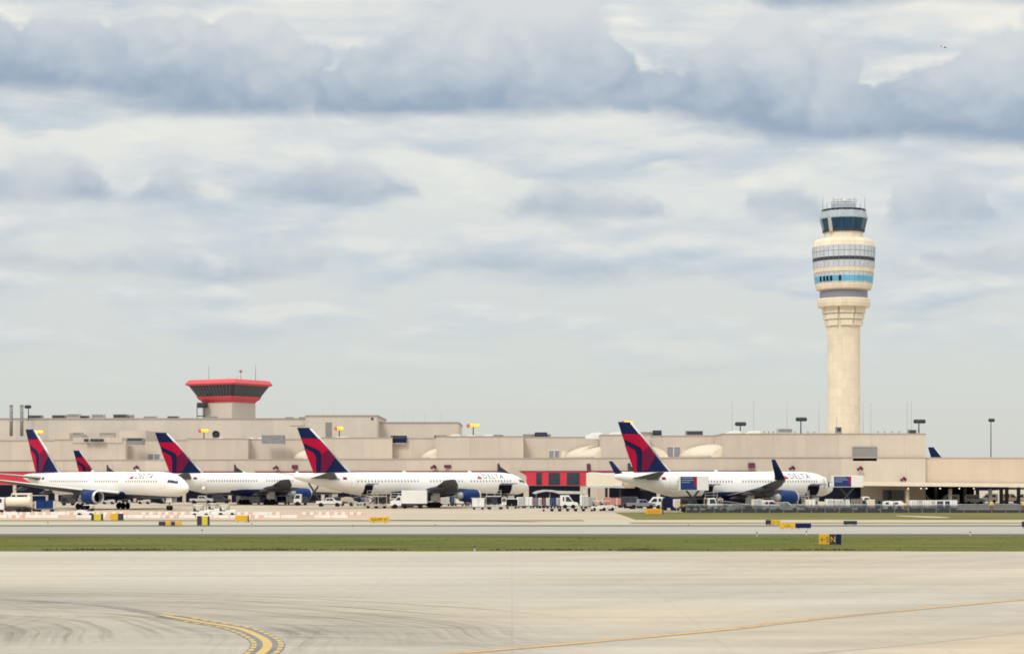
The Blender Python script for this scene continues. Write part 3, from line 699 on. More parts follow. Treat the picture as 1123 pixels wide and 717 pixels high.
def skin_mat():
    m, k, b = new_mat('fuselage_paint', .38); t = k.n('ShaderNodeTexCoord'); o = k.sep(t.outputs['Object'])
    # the navy belly rises a little aft of the nose and dies out under the tail
    ln = k.m('ADD', 2.95, k.m('MULTIPLY', k.ss(k.m('ABSOLUTE', k.m('ADD', o[0], 24)), 4, 30), -.55))
    f = k.ss(o[2], k.m('SUBTRACT', ln, .02), k.m('ADD', ln, .02))
    n = k.noise(t.outputs['Object'], .35, 4, .6); n2 = k.noise(k.xyz(k.m('MULTIPLY', o[0], 1.4), o[1], k.m('MULTIPLY', o[2], .25)), 1.0, 4, .6)
    wv = k.m('MULTIPLY', k.lin(n, .3, .7, .95, 1.02), k.lin(n2, .3, .7, .97, 1.01))
    jm = k.m('PINGPONG', o[0], 2.9); wv = k.m('MULTIPLY', wv, k.ss(jm, .0, .035, .93, 1.0))
    wh = k.n('ShaderNodeCombineColor'); [setattr(wh.inputs[i], 'default_value', v) for i, v in enumerate((.87, .85, .81))]
    m.node_tree.links.new(k.mix(f, (.008, .014, .062), k.mul(wh.outputs[0], wv)), b.inputs['Base Color'])
    b.inputs['Coat Weight'].default_value = .15; return m
M['skin'] = skin_mat()
# fin artwork, traced in 538 x 717 crop units and turned into fractions of the fin
def finuv(x, y):
    te = 155 + (y - 175) * .3085; le = 240 + (y - 165) * .727
    return ((x - te) / (le - te), (645 - y) / 470.0)
FIN_ART = {
 'tailred': [[(190, 287), (326, 287), (402, 392), (348, 452), (330, 412), (232, 350), (208, 338)], [(217, 386), (292, 440), (308, 490), (318, 645), (302, 645)]],
 'taildark': [[(344, 458), (402, 394), (462, 466), (400, 618), (352, 640)]],
}
def airfoil(c, t, n=8):
    up, lo = [], []
    for i in range(n + 1):
        x = (1 - math.cos(PI * i / n)) / 2
        y = 5 * t * (.2969 * math.sqrt(x) - .126 * x - .3516 * x * x + .2843 * x ** 3 - .1036 * x ** 4)
        up.append((x * c, y * c)); lo.append((x * c, -y * c * .8))
    return up[::-1] + lo[1:-1]                                   # trailing edge over the top to the nose and back
DELTA_MESH = {}
def delta_text(fz, x_aft, z0, h, parent, mats):
    """raised lettering wrapped on the starboard side, reading towards the nose"""
    bm, w = text_bm('DELTA', h, 1.22)
    for zz in (.2, .4, .6, .8):
        bmesh.ops.bisect_plane(bm, geom=bm.verts[:] + bm.edges[:] + bm.faces[:], plane_co=(0, h * zz, 0), plane_no=(0, 1, 0))
    for v in bm.verts: v.co = fz.pt(x_aft - v.co.x * 1.2, z0 + v.co.y, -1, .03)
    b = MB(); b.frombm(bm); b.build('lettering', mat('lettering_slate', (.10, .11, .20), .5), parent)
    e = h * 1.15; xa = x_aft + h * 1.75                            # the red triangle mark before the name
    def tri(b, pts, mi): b.add([fz.pt(xa - p[0] * e, z0 - .05 + p[1] * e, -1, .03) for p in pts], [list(range(len(pts)))], mi)
    b = MB(); tri(b, [(0, .22), (.55, .5), (.55, 1.0)], 0); tri(b, [(.55, 1.0), (.55, .5), (1.1, .22)], 1)
    tri(b, [(0, .16), (0, .0), (1.1, 0), (1.1, .16), (.55, .42)], 0); b.build('emblem', ['tailred', 'taildark'], parent)
    return w

def airliner(label, P, yaw, k=1.0, winglets=False, fwd_cargo=None, aft_cargo=None, door=None, scale=1.0, full=True, loc_z=0.0, group='airliners parked at the concourse', name='parked_airliner', art=True, wsh=2.6, slats=True):
    root = thing(name, label, 'airliner', (P[0], P[1], loc_z), yaw, group)
    fz = Fus(k); S_ = fz.S; L = S_(54.94)
    # fuselage
    b = MB(); st = []
    for a, c in zip(FUS, FUS[1:]):
        n = max(1, int((c[0] - a[0]) / 1.5)) if c[0] - a[0] > 3 else 2
        for i in range(n): st.append(S_(a[0] + (c[0] - a[0]) * i / n))
    st.append(L - .001); rg = []
    for x in st:
        zc, rz, ry = fz.at(x); rg.append([(-x, ry * math.sin(2 * PI * i / 36), zc + rz * math.cos(2 * PI * i / 36)) for i in range(36)])
    b.rings(rg, 0, True); body = b.build('fuselage', 'skin', root)
    wb0 = S_(24.0) - 24.0; wb = wb0 + wsh                                          # shift of the wing box on the longer model
    # belly fairing
    b = MB(); rg = []
    for x, r in ((14.5, .3), (16, 1.0), (18.5, 1.55), (22, 1.75), (27, 1.75), (30.5, 1.5), (33, .9), (34.5, .3)):
        rg.append([(-x - wb, 2.3 * min(1, r) * math.sin(2 * PI * i / 20), 3.2 + .98 * r * math.cos(2 * PI * i / 20) * .75) for i in range(20)])
    b.rings(rg, 0, True); b.build('belly_fairing', 'navy', root)
    # fin
    zr, zt = 6.35, 15.85; te0, te1, le0, le1 = L - 4.55, L - .75, L - 13.1, L - 3.65
    def fp(u, v): te = te0 + (te1 - te0) * v; le = le0 + (le1 - le0) * v; return (te + (le - te) * u, 7.0 + (zt - 7.0) * v)
    b = MB(); rg = []
    for v, t in ((-.08, .10), (0, .10), (.5, .095), (.97, .09), (1.0, .03)):
        x_te, z_ = fp(0, v); x_le, _ = fp(1, v); c = x_te - x_le
        rg.append([(-(x_le + p[0]), p[1], z_) for p in airfoil(c, t)])
    b.rings(rg, 0, True); fin = b.build('fin', 'navy', root)
    b = MB()
    for mi, key in enumerate(('tailred', 'taildark')):
        for poly in FIN_ART[key]:
            for sd in (-1, 1):
                vs = []; bm = bmesh.new(); bm.faces.new([bm.verts.new((px, py, 0)) for px, py in poly])
                for q in range(170, 560, 20): bmesh.ops.bisect_plane(bm, geom=bm.verts[:] + bm.edges[:] + bm.faces[:], plane_co=(q, 0, 0), plane_no=(1, 0, 0))
                for q in range(290, 650, 45): bmesh.ops.bisect_plane(bm, geom=bm.verts[:] + bm.edges[:] + bm.faces[:], plane_co=(0, q, 0), plane_no=(0, 1, 0))
                bm.verts.index_update()
                for (px, py) in [tuple(v_.co[:2]) for v_ in bm.verts]:
                    u, v = finuv(px, py); v = max(v, -.02); x_, z_ = fp(u, v)
                    xt, _ = fp(0, v); xl, _ = fp(1, v); c = xt - xl; q = max(0.0, min(1.0, (x_ - xl) / c))
                    t = 5 * .1 * (.2969 * math.sqrt(q) - .126 * q - .3516 * q * q + .2843 * q ** 3 - .1036 * q ** 4) * c
                    vs.append((-x_, sd * (t + .05), z_))
                b.add(vs, [[v_.index for v_ in f_.verts] for f_ in bm.faces], mi); bm.free()
    if art: b.build('tail_emblem', ['tailred', 'taildark'], fin)
    if full or slats:
        b = MB(); rg = []
        for v in (0.02, .98):
            x_le, z_ = fp(1, v); rg.append([(-(x_le - .05 + .42 * math.sin(a)), .20 * math.cos(a) * (1.1 - .5 * v), z_) for a in (0, .8, 1.57, 2.3, PI, 4.0, 4.7, 5.4)])
        b.rings(rg, 0, True); b.build('leading_edge', 'chrome', fin)
    if not full: return root
    # tail planes
    for sd in (-1, 1):
        b = MB(); rg = []
        for y, le, c, z_, t in ((.9, L - 9.6, 6.3, 6.0, .11), (4.5, L - 6.9, 4.3, 6.42, .10), (9.0, L - 3.6, 2.1, 6.95, .09), (9.35, L - 3.0, 1.2, 7.0, .05)):
            rg.append([(-(le + p[0]), sd * y, z_ + p[1]) for p in airfoil(c, t)])
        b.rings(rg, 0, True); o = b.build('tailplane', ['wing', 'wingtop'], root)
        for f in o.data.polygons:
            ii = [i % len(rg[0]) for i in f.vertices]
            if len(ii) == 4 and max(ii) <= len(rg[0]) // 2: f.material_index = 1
        b = MB(); b.tube((-(L - 9.6), sd * .9, 6.0), (-(L - 3.5), sd * 9.0, 6.95), .12, .07, 6); b.build('leading_edge', 'wingtop', o)
    # wings
    WS = [(1.6, 16.4, 11.2, 3.02, .13), (2.5, 17.0, 10.9, 3.12, .125), (8.0, 20.9, 8.1, 3.72, .115), (14.4, 25.6, 5.1, 4.66, .105), (20.0, 30.4, 2.7, 5.60, .10), (20.5, 31.1, 1.9, 5.68, .06)]
    for sd in (-1, 1):
        b = MB(); rg = []; af = None
        for y, le, c, z_, t in WS:
            rg.append([(-(le + wb + p[0]), sd * y, z_ + p[1] - .04 * (p[0] - c * .3)) for p in airfoil(c, t)])
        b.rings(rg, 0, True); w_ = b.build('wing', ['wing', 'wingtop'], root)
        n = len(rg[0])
        for f in w_.data.polygons:                                # lighter upper skin; the underside grey also holds its shade
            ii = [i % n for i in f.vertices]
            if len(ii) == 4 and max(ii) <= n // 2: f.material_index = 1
        b = MB()
        for (y, le, c, z_, t), (y2, le2, c2, z2, t2) in zip(WS[1:], WS[2:-1]):
            b.tube((-(le + wb + .02), sd * y, z_ + .04 * c * .3), (-(le2 + wb + .02), sd * y2, z2 + .04 * c2 * .3), .045 * c * .42, .045 * c2 * .42, 8)
        b.build('leading_edge', 'white', w_)
        for y in (5.2, 10.4, 14.6):
            i = next(i for i in range(len(WS)) if WS[i + 1][0] >= y); t = (y - WS[i][0]) / (WS[i + 1][0] - WS[i][0])
            le = WS[i][1] + (WS[i + 1][1] - WS[i][1]) * t; c = WS[i][2] + (WS[i + 1][2] - WS[i][2]) * t; z_ = WS[i][3] + (WS[i + 1][3] - WS[i][3]) * t
            b = MB(); b.lathe([(.02, 0), (.26, 1.0), (.30, 2.2), (.22, 3.6), (.02, 4.8)], 10, 'x', (0, 0, 0)); b.v = [(-(le + wb + c * .62 + v[0]), sd * y + v[1], z_ - .05 * c - .25 - v[0] * .08 + v[2] * 1.3) for v in b.v]
            b.build('flap_fairing', 'wing', w_)
        if winglets:
            b = MB(); rg = []
            for q, (dy, dz, le, c) in enumerate(((0, -.1, 30.1, 2.75), (.45, .2, 30.7, 2.5), (.85, .8, 31.5, 2.15), (1.1, 1.8, 32.5, 1.7), (1.4, 3.4, 34.0, .95))):
                an = min(1.3, .35 + q * .32) if q else 0.1
                rg.append([(-(le + wb + .4 + p[0]), sd * (20.1 + dy - p[1] * math.sin(an)), 5.78 + dz + p[1] * math.cos(an)) for p in airfoil(c, .10)])
            b.rings(rg, 0, True); b.build('winglet', 'navy', w_)
        # engine
        ez, ey = 2.42, 7.9; ex = 15.6 + wb
        def EL(prof, n_, m_, par): return MB().lathe([(r, -(ex + a)) for r, a in prof], 28, 'x', (0, sd * ey, ez), caps=False).build(n_, m_, par)
        en = EL([(1.06, .22), (1.26, .5), (1.36, 1.2), (1.38, 2.2), (1.28, 3.4), (1.08, 4.5), (.98, 4.5), (1.02, 3.2)], 'engine', 'blue', root)
        EL([(.98, .7), (1.0, .3), (1.03, .08), (1.08, 0.0), (1.14, .06), (1.20, .22), (1.262, .5)], 'intake_lip', 'chrome', en)
        EL([(1.02, .6), (1.0, 1.5)], 'intake_duct', 'grey', en)
        b = MB(); b.lathe([(1.01, -(ex + 1.5)), (.34, -(ex + 1.45)), (.16, -(ex + 1.0)), (.02, -(ex + .8))], 28, 'x', (0, sd * ey, ez)); b.build('fan', 'void', en)
        EL([(.84, 3.6), (.80, 4.5), (.62, 5.3), (.52, 5.7), (.40, 5.7), (.2, 6.0), (.02, 6.5)], 'exhaust_nozzle', 'ltgrey', en)
        b = MB(); b.prism([(-(ex + .9), ez + 1.3), (-(ex + 5.4), 3.95), (-(ex + 9.2), 3.4), (-(ex + 7.2), ez + .35), (-(ex + 3.6), ez + .8)], sd * ey - .16, sd * ey + .16, 'y'); b.build('pylon', 'wing', en)
    # undercarriage
    def wheel(par, x, y, r, w2):
        b = MB(); b.lathe([(r * .62, -w2), (r * .92, -w2), (r, -w2 * .6), (r, w2 * .6), (r * .92, w2), (r * .62, w2)], 20, 'y', (x, y, r)); o = b.build('wheel', 'black', par)
        b = MB(); b.lathe([(.05, -w2 * .7), (r * .6, -w2 * .85), (r * .6, w2 * .85), (.05, w2 * .7)], 14, 'y', (x, y, r)); b.build('hub', 'ltgrey', o)
    for sd in (-1, 1):
        gx_ = -(27.0 + wb0); b = MB(); b.tube((gx_, sd * 4.65, .6), (gx_ + .2, sd * 4.65, 3.1), .20, .26, 10); b.tube((gx_, sd * 4.6, 1.4), (gx_ + .2, sd * 2.6, 2.6), .11, n=8); b.tube((gx_ - .75, sd * 4.65, .58), (gx_ + .75, sd * 4.65, .58), .13, n=8)
        g = b.build('main_gear', 'ltgrey', root)
        for dx in (-.72, .72):
            for dy in (-.57, .57): wheel(g, gx_ + dx, sd * 4.65 + dy, .585, .21)
        b = MB(); b.box(gx_ - 1.0, gx_ + 1.2, sd * 5.05 - .03, sd * 5.05 + .03, 1.3, 3.1); b.build('gear_door', 'white', g)
    gx_ = -5.6; b = MB(); b.tube((gx_, 0, .47), (gx_ - .1, 0, 2.7), .13, .17, 10); b.tube((gx_, 0, 1.2), (gx_ + 1.3, 0, 2.5), .08, n=8); b.tube((gx_, -.32, .47), (gx_, .32, .47), .09, n=8)
    g = b.build('nose_gear', 'ltgrey', root)
    for dy in (-.31, .31): wheel(g, gx_, dy, .47, .15)
    for sd in (-1, 1):
        b = MB(); b.box(gx_ - .3, gx_ + 1.4, sd * .55 - .025, sd * .55 + .025, 1.55, 2.35); b.build('gear_door', 'white', g)
    # cabin windows on the near side, one mesh shared
    b = MB(); X_ = S_(20.0); fz.patch(b, X_ - .13, X_ + .13, 5.20, 5.60, 1, 2, .012); w0 = b.build('cabin_window', 'pane', body)
    xs = []; x = 6.6
    while x < S_(44.5):
        if not any(abs(x - g) < .9 for g in (S_(5.4), S_(17.3), S_(27.5), S_(43.2))): xs.append(x)
        x += .72 if k == 1 else .80
    first = True
    for x in xs[:100]:
        if x > S_(36.5) or x < 8.5:
            b = MB(); fz.patch(b, x - .13, x + .13, 5.20, 5.60, 1, 2, .012); b.build('cabin_window', 'pane', body); continue
        o = w0 if first else w0.copy()
        if not first: COL.objects.link(o)
        first = False; o.location = (-(x - X_), 0, 0)
    # cockpit windows
    for sd in (-1, 1):
        for (x0, x1, z0, z1, sk) in ((1.55, 2.25, 4.98, 5.48, .32), (2.32, 3.0, 5.06, 5.62, .26), (3.08, 3.75, 5.14, 5.68, .10)):
            b = MB(); fz.patch(b, x0, x1, z0, z1, 3, 3, .015, 0, sd, sk); b.build('cockpit_window', 'glass', body)
    # doors: outline, and the open ones
    for x in (S_(5.4) - .55, S_(43.2)):
        b = MB()
        for (a, c, z0, z1) in ((x - .55, x - .50, 4.1, 6.0), (x + .50, x + .55, 4.1, 6.0), (x - .55, x + .55, 4.07, 4.12), (x - .55, x + .55, 5.98, 6.03)): fz.patch(b, a, c, z0, z1, 1, 4, .012)
        b.build('cabin_door', 'ltgrey', body)
    for x in (door or ()):
        b = MB(); fz.patch(b, x - .52, x + .52, 4.12, 6.0, 2, 5, .02); o = b.build('open_doorway', 'void', body)
        b = MB(); vs = [fz.pt(x + .6 + .5 * i, z_, -1, .35) for i in (0, 1, 2) for z_ in (4.12, 4.7, 5.4, 6.0)]; b.add(vs, [(i * 4 + j, (i + 1) * 4 + j, (i + 1) * 4 + j + 1, i * 4 + j + 1) for i in range(2) for j in range(3)]); b.build('swung_door', 'white', o)
    for x, ln in [c for c in (fwd_cargo, aft_cargo) if c]:
        b = MB(); fz.patch(b, x, x + ln, 2.75, 4.5, 3, 5, .02); o = b.build('cargo_opening', 'void', body)
        h0, h1 = fz.pt(x, 4.5, -1, .03), fz.pt(x + ln, 4.5, -1, .03); b = MB(); vs = []
        for j, (dy, dz) in enumerate(((0, 0), (-.7, .30), (-1.35, .38), (-1.9, .25))):
            vs += [h0 + Vector((0, dy, dz)), h1 + Vector((0, dy, dz))]
        vs += [v + Vector((0, -.02, .14)) for v in vs]
        fs = [(2 * j, 2 * j + 2, 2 * j + 3, 2 * j + 1) for j in range(3)] + [(8 + 2 * j, 8 + 2 * j + 1, 8 + 2 * j + 3, 8 + 2 * j + 2) for j in range(3)] + [(0, 1, 9, 8), (6, 14, 15, 7)] + [(2 * j, 8 + 2 * j, 10 + 2 * j, 2 + 2 * j) for j in range(3)] + [(2 * j + 1, 3 + 2 * j, 11 + 2 * j, 9 + 2 * j) for j in range(3)]
        b.add(vs, fs); b.build('cargo_door', 'greyblue', o)
    # lettering, red mark, small flag and registration
    delta_text(fz, 13.6, 5.9, .92, body, None)
    x = S_(45.0); b = MB(); fz.patch(b, x - .45, x + .45, 5.95, 6.2, 2, 2, .02, 0); fz.patch(b, x - .45, x + .45, 5.72, 5.95, 2, 2, .02, 1); b.build('flag', ['tailred', 'navy'], body)
    b = MB()
    for i in range(6): fz.patch(b, x + 1.2 + i * .42, x + 1.5 + i * .42, 5.6, 5.95, 1, 2, .02)
    b.build('registration', 'grey', body)
    b = MB(); b.prism([(-15.0, 7.15), (-15.5, 7.6), (-15.9, 7.6), (-16.1, 7.15)], -.05, .05, 'y'); b.prism([(-S_(30), 7.15), (-S_(30.4), 7.55), (-S_(30.8), 7.55), (-S_(31), 7.15)], -.05, .05, 'y'); b.build('aerial', 'white', body)
    root.scale = (scale,) * 3
    return root
def fit_plane(px_tail, px_nose, Ymid, L, away=True, scale=1.0):
    """yaw and nose position so that nose and fin tip fall on two photo columns at the given distance"""
    best = None
    for i in range(5, 85 * 4):
        a = R(i / 4) * (1 if away else -1)
        Yn = Ymid + L * .5 * math.sin(a) * scale; Xn = gx(px_nose, Yn)
        xt, yt = Xn - (L - .75) * scale * math.cos(a), Yn - (L - .75) * scale * math.sin(a)
        e = abs(CX + F * xt / yt - px_tail)
        if best is None or e < best[0]: best = (e, a, (Xn, Yn))
    return best[1], best[2]
L0 = 54.94; L4 = 8.5 + (54.94 - 8.5) * 1.08
yw, P = fit_plane(170, 384, 452, L0)
PL2 = (yw, P); airliner('white jet half hidden between the leftmost jet and the stretched jet', P, yw)
yw, P = fit_plane(325.5, 579, 409, L4)
PL3 = (yw, P); airliner('long white jet with two cargo doors open behind the white box truck', P, yw, k=1.08, fwd_cargo=(6.2, 3.6), aft_cargo=(41.6, 1.9))
yw, P = fit_plane(677.5, 912.5, 368, L0)
PL4 = (yw, P); airliner('white jet with dark blue winglets between two raised catering boxes', P, yw, winglets=True, fwd_cargo=(5.9, 3.3), aft_cargo=(33.6, 2.0), door=(2.9, 40.6))
yw, P = fit_plane(27.5, 206, 388, L0, away=False)
PL1 = (yw, P); airliner('leftmost white jet facing the camera, its near wing running out of frame', P, yw, wsh=1.2)
yw, P = fit_plane(80.5, 196, 492, L0, scale=.79)
airliner('smaller jet whose red and blue fin shows above the leftmost jet', P, yw, scale=.79)
airliner('far jet whose plain blue fin tip peeks over the beige annex roof', (gx(1020, 640) + 53.2 * math.cos(R(35)), 640 + 53.2 * math.sin(R(35))), R(35), full=False, scale=.98, art=False)
print('PLANES', [(round(math.degrees(a)), P) for a, P in (PL1, PL2, PL3, PL4)])
# an airliner in the sky, far off
fl = airliner('tiny airliner flying below the bright gap in the cloud, upper right', (gx(1041, 9000), 9000), R(6), loc_z=gz(53, 9000), name='flying_airliner', group=None, full=True, scale=.75)
def plane_pt(pl, s, y, z=0.0):
    a, P = pl; c, s2 = math.cos(a), math.sin(a); return (P[0] - s * c - y * s2, P[1] - s * s2 + y * c, z)
# ------------------------------------------------------------ roof furniture
def at_px(px, Y): return gx(px, Y)
ru_n = 0
RU = [  # photo x0, x1, top, bottom, distance, label, material
 (31.5, 46.5, 455.2, 459.4, 572, 'flat grey rooftop unit beside the twin flue stacks', 'grey'), (58, 72, 455, 459.2, 572, 'short grey rooftop unit, second along the far left roofline', 'grey'),
 (74, 88, 453.6, 459.2, 572, 'tallest pale-topped grey rooftop unit on the far left roof', 'ltgrey'), (88.6, 98, 455.5, 459.2, 573, 'low grey rooftop unit touching the taller unit on its left', 'grey'),
 (101, 115, 454, 459.2, 572, 'grey rooftop unit standing alone right of a touching pair', 'ltgrey'), (125, 140, 454.2, 458.9, 572, 'wide grey rooftop unit above the second jet fin, left part', 'grey'),
 (140.4, 147, 454.6, 459, 573, 'small brown rooftop unit joined to a wide grey one', 'coping'), (158, 172, 456, 459.4, 572, 'pale low rooftop unit on a white curb near the ramp tower', 'ltgrey'),
 (184, 196, 456.2, 459.4, 572, 'dark low rooftop unit just left of the ramp tower', 'grey'), (225, 238, 456.4, 459.6, 567, 'long flat duct at the foot of the ramp tower', 'greyblue'),
 (313, 322, 457.3, 459.8, 570, 'cluster of small vents right of the ramp tower', 'grey'), (328, 335, 457.2, 459.8, 570, 'pair of little vents beside the taller beige block', 'grey'),
 (288, 312, 477, 482, 500, 'long grey louvred box on the lower roof behind the second jet', 'greyblue'), (342, 350, 478.5, 482, 492, 'small grey box behind the stretched jet fin', 'greyblue'),
 (429, 446, 477.6, 481.2, 492, 'dark blue flat roof unit left of centre', 'navy'), (476, 490, 477, 481, 500, 'long flat grey duct behind the low pale block', 'grey'),
 (573, 604, 475.8, 480, 490, 'wide flat pale duct on the central roof', 'coping'), (586.5, 600, 474, 478.5, 487, 'dark blue roof unit on the wide flat duct', 'navy'),
 (541, 552, 476.6, 480, 490, 'small flat grey unit near the row of white skylights', 'grey'), (694, 718, 473.4, 477, 480, 'long thin duct right of the winglet jet fin', 'coping'),
 (716, 725.4, 471.8, 476.5, 478, 'dark blue box at the end of a thin duct', 'navy'), (752, 770.5, 472.3, 477.5, 482, 'twin grey louvred unit above the right barrel skylight', 'grey'),
 (852, 868.5, 469.6, 474.8, 462, 'row of small grey vents left of the tall control tower', 'ltgrey'), (916.5, 922.5, 468.2, 475, 455, 'small grey cabinet in front of the tower shaft', 'grey'),
 (995.5, 1004.5, 471, 475.8, 458, 'grey box under two thin masts at the right roof corner', 'grey'), (80, 91, 474, 477.2, 528, 'brown slab unit above the windowed penthouse', 'coping'),
 (110, 126, 474, 476.4, 528, 'long brown slab unit right of the windowed penthouse', 'coping'), (140, 158, 480, 483.2, 512, 'pale louvred strip at the penthouse foot', 'grey')]
for (a, c, pt, pb, Y, lab, m_) in RU:
    t = thing('rooftop_unit', lab, 'rooftop unit', (gx((a + c) / 2, Y), Y, 0), 0, 'plant on the roofs')
    wd = gx(c, Y) - gx(a, Y); z0, z1 = gz(pb, Y) - 1.2, gz(pt, Y); dp = min(4.0, max(1.5, wd * .7))
    b = MB(); b.bbox(-wd / 2, wd / 2, -dp / 2, dp / 2, z0 + .25, z1, .05); b.build('casing', m_, t)
    b = MB(); n = max(2, int(wd / .9))
    b.box(-wd / 2 + .2, wd / 2 - .2, -dp / 2 - .03, -dp / 2 + .1, z0 + (z1 - z0) * .62, z1 - .18)
    b.build('louvre', {'ltgrey': 'grey', 'greyblue': 'grey', 'coping': 'grey'}.get(m_, 'dkgrey'), t)
    b = MB(); b.box(-wd / 2 + .1, wd / 2 - .1, -dp / 2 + .1, dp / 2 - .1, z0, z0 + .26); b.build('curb', 'ltgrey', t)
def skylight(px, pt, pb, Y, wpx, lab):
    t = thing('roof_skylight', lab, 'skylight', (gx(px, Y), Y, 0), 0, 'white tent shaped skylights'); hw = wpx * Y / F / 2; z0, z1 = gz(pb, Y) - .9, gz(pt, Y)
    b = MB(); b.prism([(-hw, z0 + .3), (-hw, gz(pb, Y)), (-hw * .15, z1 - .1), (hw * .55, z1), (hw, z1 - .15), (hw, z0 + .3)], -2, 2, 'y', bev=.06); b.build('shell', 'white', t)
    b = MB(); b.box(-hw - .15, hw + .15, -2.15, 2.15, z0, z0 + .32); b.build('curb', 'ltgrey', t)
for a in ((803, 472.4, 475.2, 452, 17, 'white skylight on the roof above the right barrel vault'), (825, 472.2, 475.2, 452, 16, 'white skylight under the right dark floodlight'),
          (651, 474.2, 478.2, 470, 18, 'white skylight left of the winglet jet fin'), (672, 474, 478, 466, 17, 'white skylight hidden partly by the winglet jet fin'),
          (497, 476.4, 480, 487, 17, 'white skylight left of the two near the lit lamp'), (514, 477, 480.2, 487, 14, 'middle white skylight under the lit yellow lamp'), (533, 476.8, 480, 486, 15, 'right white skylight under the lit yellow lamp'),
          (226, 480.4, 484, 508, 13, 'white skylight just right of the second jet fin'), (240, 480, 484, 508, 13, 'white skylight next to a round roof vent'), (273, 480, 484, 514, 14, 'white skylight below the ramp tower stem, left one'), (285, 480, 484, 514, 10, 'white skylight below the ramp tower stem, right one'),
          (371, 478.6, 482.4, 497, 24, 'wide white skylight under the louvre door block')): skylight(*a)
for px in (12.3, 23.8):
    Y = 552; t = thing('flue_stack', ('left' if px < 20 else 'right') + ' one of two slim grey flue stacks at the far left', 'chimney', (gx(px, Y), Y, 0), 0, 'twin flue stacks')
    b = MB(); b.lathe([(.46, gz(478, Y)), (.46, gz(444.4, Y))], 14); b.build('stack', 'grey', t)
    b = MB(); [b.lathe([(.46, z_), (.56, z_ + .05), (.56, z_ + .22), (.46, z_ + .27)], 14) for z_ in (gz(444.8, Y), gz(452, Y), gz(462, Y))]; b.build('band', 'coping', t)
# round vents and their like on the lower roofs
for px, py, Y, lab in ((237, 476, 512, 'round grey roof fan right of the second jet fin'),):
    t = thing('roof_fan', lab, 'fan', (gx(px, Y), Y, 0)); r = .95; zc = gz(py, Y)
    b = MB(); b.lathe([(r, -.6), (r, .6)], 20, 'y', (0, 0, zc), caps=False); b.build('housing', 'grey', t)
    b = MB(); b.lathe([(.05, -.2), (r * .95, -.1), (r * .95, .1), (.05, .2)], 20, 'y', (0, 0, zc)); b.build('rotor', 'dkgrey', t)
    b = MB(); b.box(-.8, .8, -.6, .6, gz(484, Y) - .5, zc - r * .8); b.build('stand', 'grey', t)
# floodlight clusters on poles above the roof: some lit (sodium), some not
def flood(px, py, Y, lit, lab, zbase=None, wide=5.0, grp='floodlight masts along the roof'):
    t = thing('floodlight_mast', lab, 'floodlight', (gx(px, Y), Y, 0), 0, grp); z = gz(py, Y); zb = ZT if zbase is None else zbase
    b = MB(); b.tube((0, .3, zb), (0, .3, z + .3), .16, .11, 8); b.build('pole', 'dkgrey', t)
    hw = wide / 2; b = MB(); b.box(-hw, hw, .1, .35, z - .12, z + .12); b.build('crossbar', 'dkgrey', t)
    n = 4
    for k in range(n):
        x = -hw + wide * (k + .5) / n; on_ = lit and k >= 1
        b = MB(); b.lathe([(.20, .35), (.42, .0), (.50, -.35)], 12, 'y', (x, -.1, z), caps=True); o = b.build('lamp_head', 'navy' if not lit else 'dkgrey', t)
        b = MB(); b.lathe([(.02, -.40), (.47, -.37), (.47, -.36), (.02, -.35)], 12, 'y', (x, -.1, z)); b.build('lamp', 'lamp' if on_ else ('lampred' if lit else 'dkgrey'), o)
flood(42, 473.6, 545, True, 'lit yellow floodlight beside the leftmost jet fin tip', 14, 2.9)
flood(223.5, 472.2, 530, True, 'lit yellow floodlight above the second jet fin', None, 2.6)
flood(372, 469.7, 515, True, 'lit yellow floodlight in front of the taller beige block', None, 2.0)
flood(519, 466.6, 500, True, 'lit yellow floodlight alone against the sky over the roof', None, 3.2)
flood(687.5, 463.4, 482, True, 'lit yellow floodlight just above the winglet jet fin', None, 2.6)
flood(812, 464.8, 470, False, 'dark floodlight head between two thin masts', None, 2.3); flood(878.5, 459.7, 465, False, 'dark floodlight mast left of the tall control tower', None, 2.3)
flood(1008, 462, 460, False, 'dark floodlight mast at the right end of the tall roof', None, 2.5)
flood(1087, 460.7, 560, False, 'slender lone light mast standing above the annex roof', 8, 1.2)
flood(31, 446, 560, False, 'pale light mast next to the twin flue stacks', 22, 1.3)
for px in (145.5,): flood(px, 506, 520, False, 'dark wall lamp cluster left of the leftmost jet nose', 9, 1.5)
def mast(px, pt, Y, lab, r=.11, zb=15.6):
    t = thing('aerial_mast', lab, 'aerial', (gx(px, Y), Y, 0), 0, 'thin aerials along the roofline'); z = gz(pt, Y)
    b = MB(); b.tube((0, 0, zb), (0, 0, z), r, r * .55, 6); b.build('rod', 'ltgrey', t)
    b = MB(); b.lathe([(r * 2.4, zb), (r * 2.4, zb + .5), (r, zb + .6)], 8); b.build('foot', 'grey', t)
for a in ((803, 440, 468, 'thin mast left of the lone dark floodlight head'), (826.5, 439, 468, 'thin mast right of the lone dark floodlight head'), (863, 440, 466, 'thin mast beside the dark floodlight left of the tower'), (898, 440, 466, 'thin mast close to the left of the tower shaft'),
          (946.5, 441, 462, 'first thin mast right of the tower shaft'), (955, 442, 462, 'second thin mast right of the tower shaft'), (995, 440, 458, 'left mast of the close pair on the grey box'), (999.5, 440.5, 458, 'right mast of the close pair on the grey box'), (917.5, 457, 455, 'short aerial on the cabinet before the tower')): mast(*a)
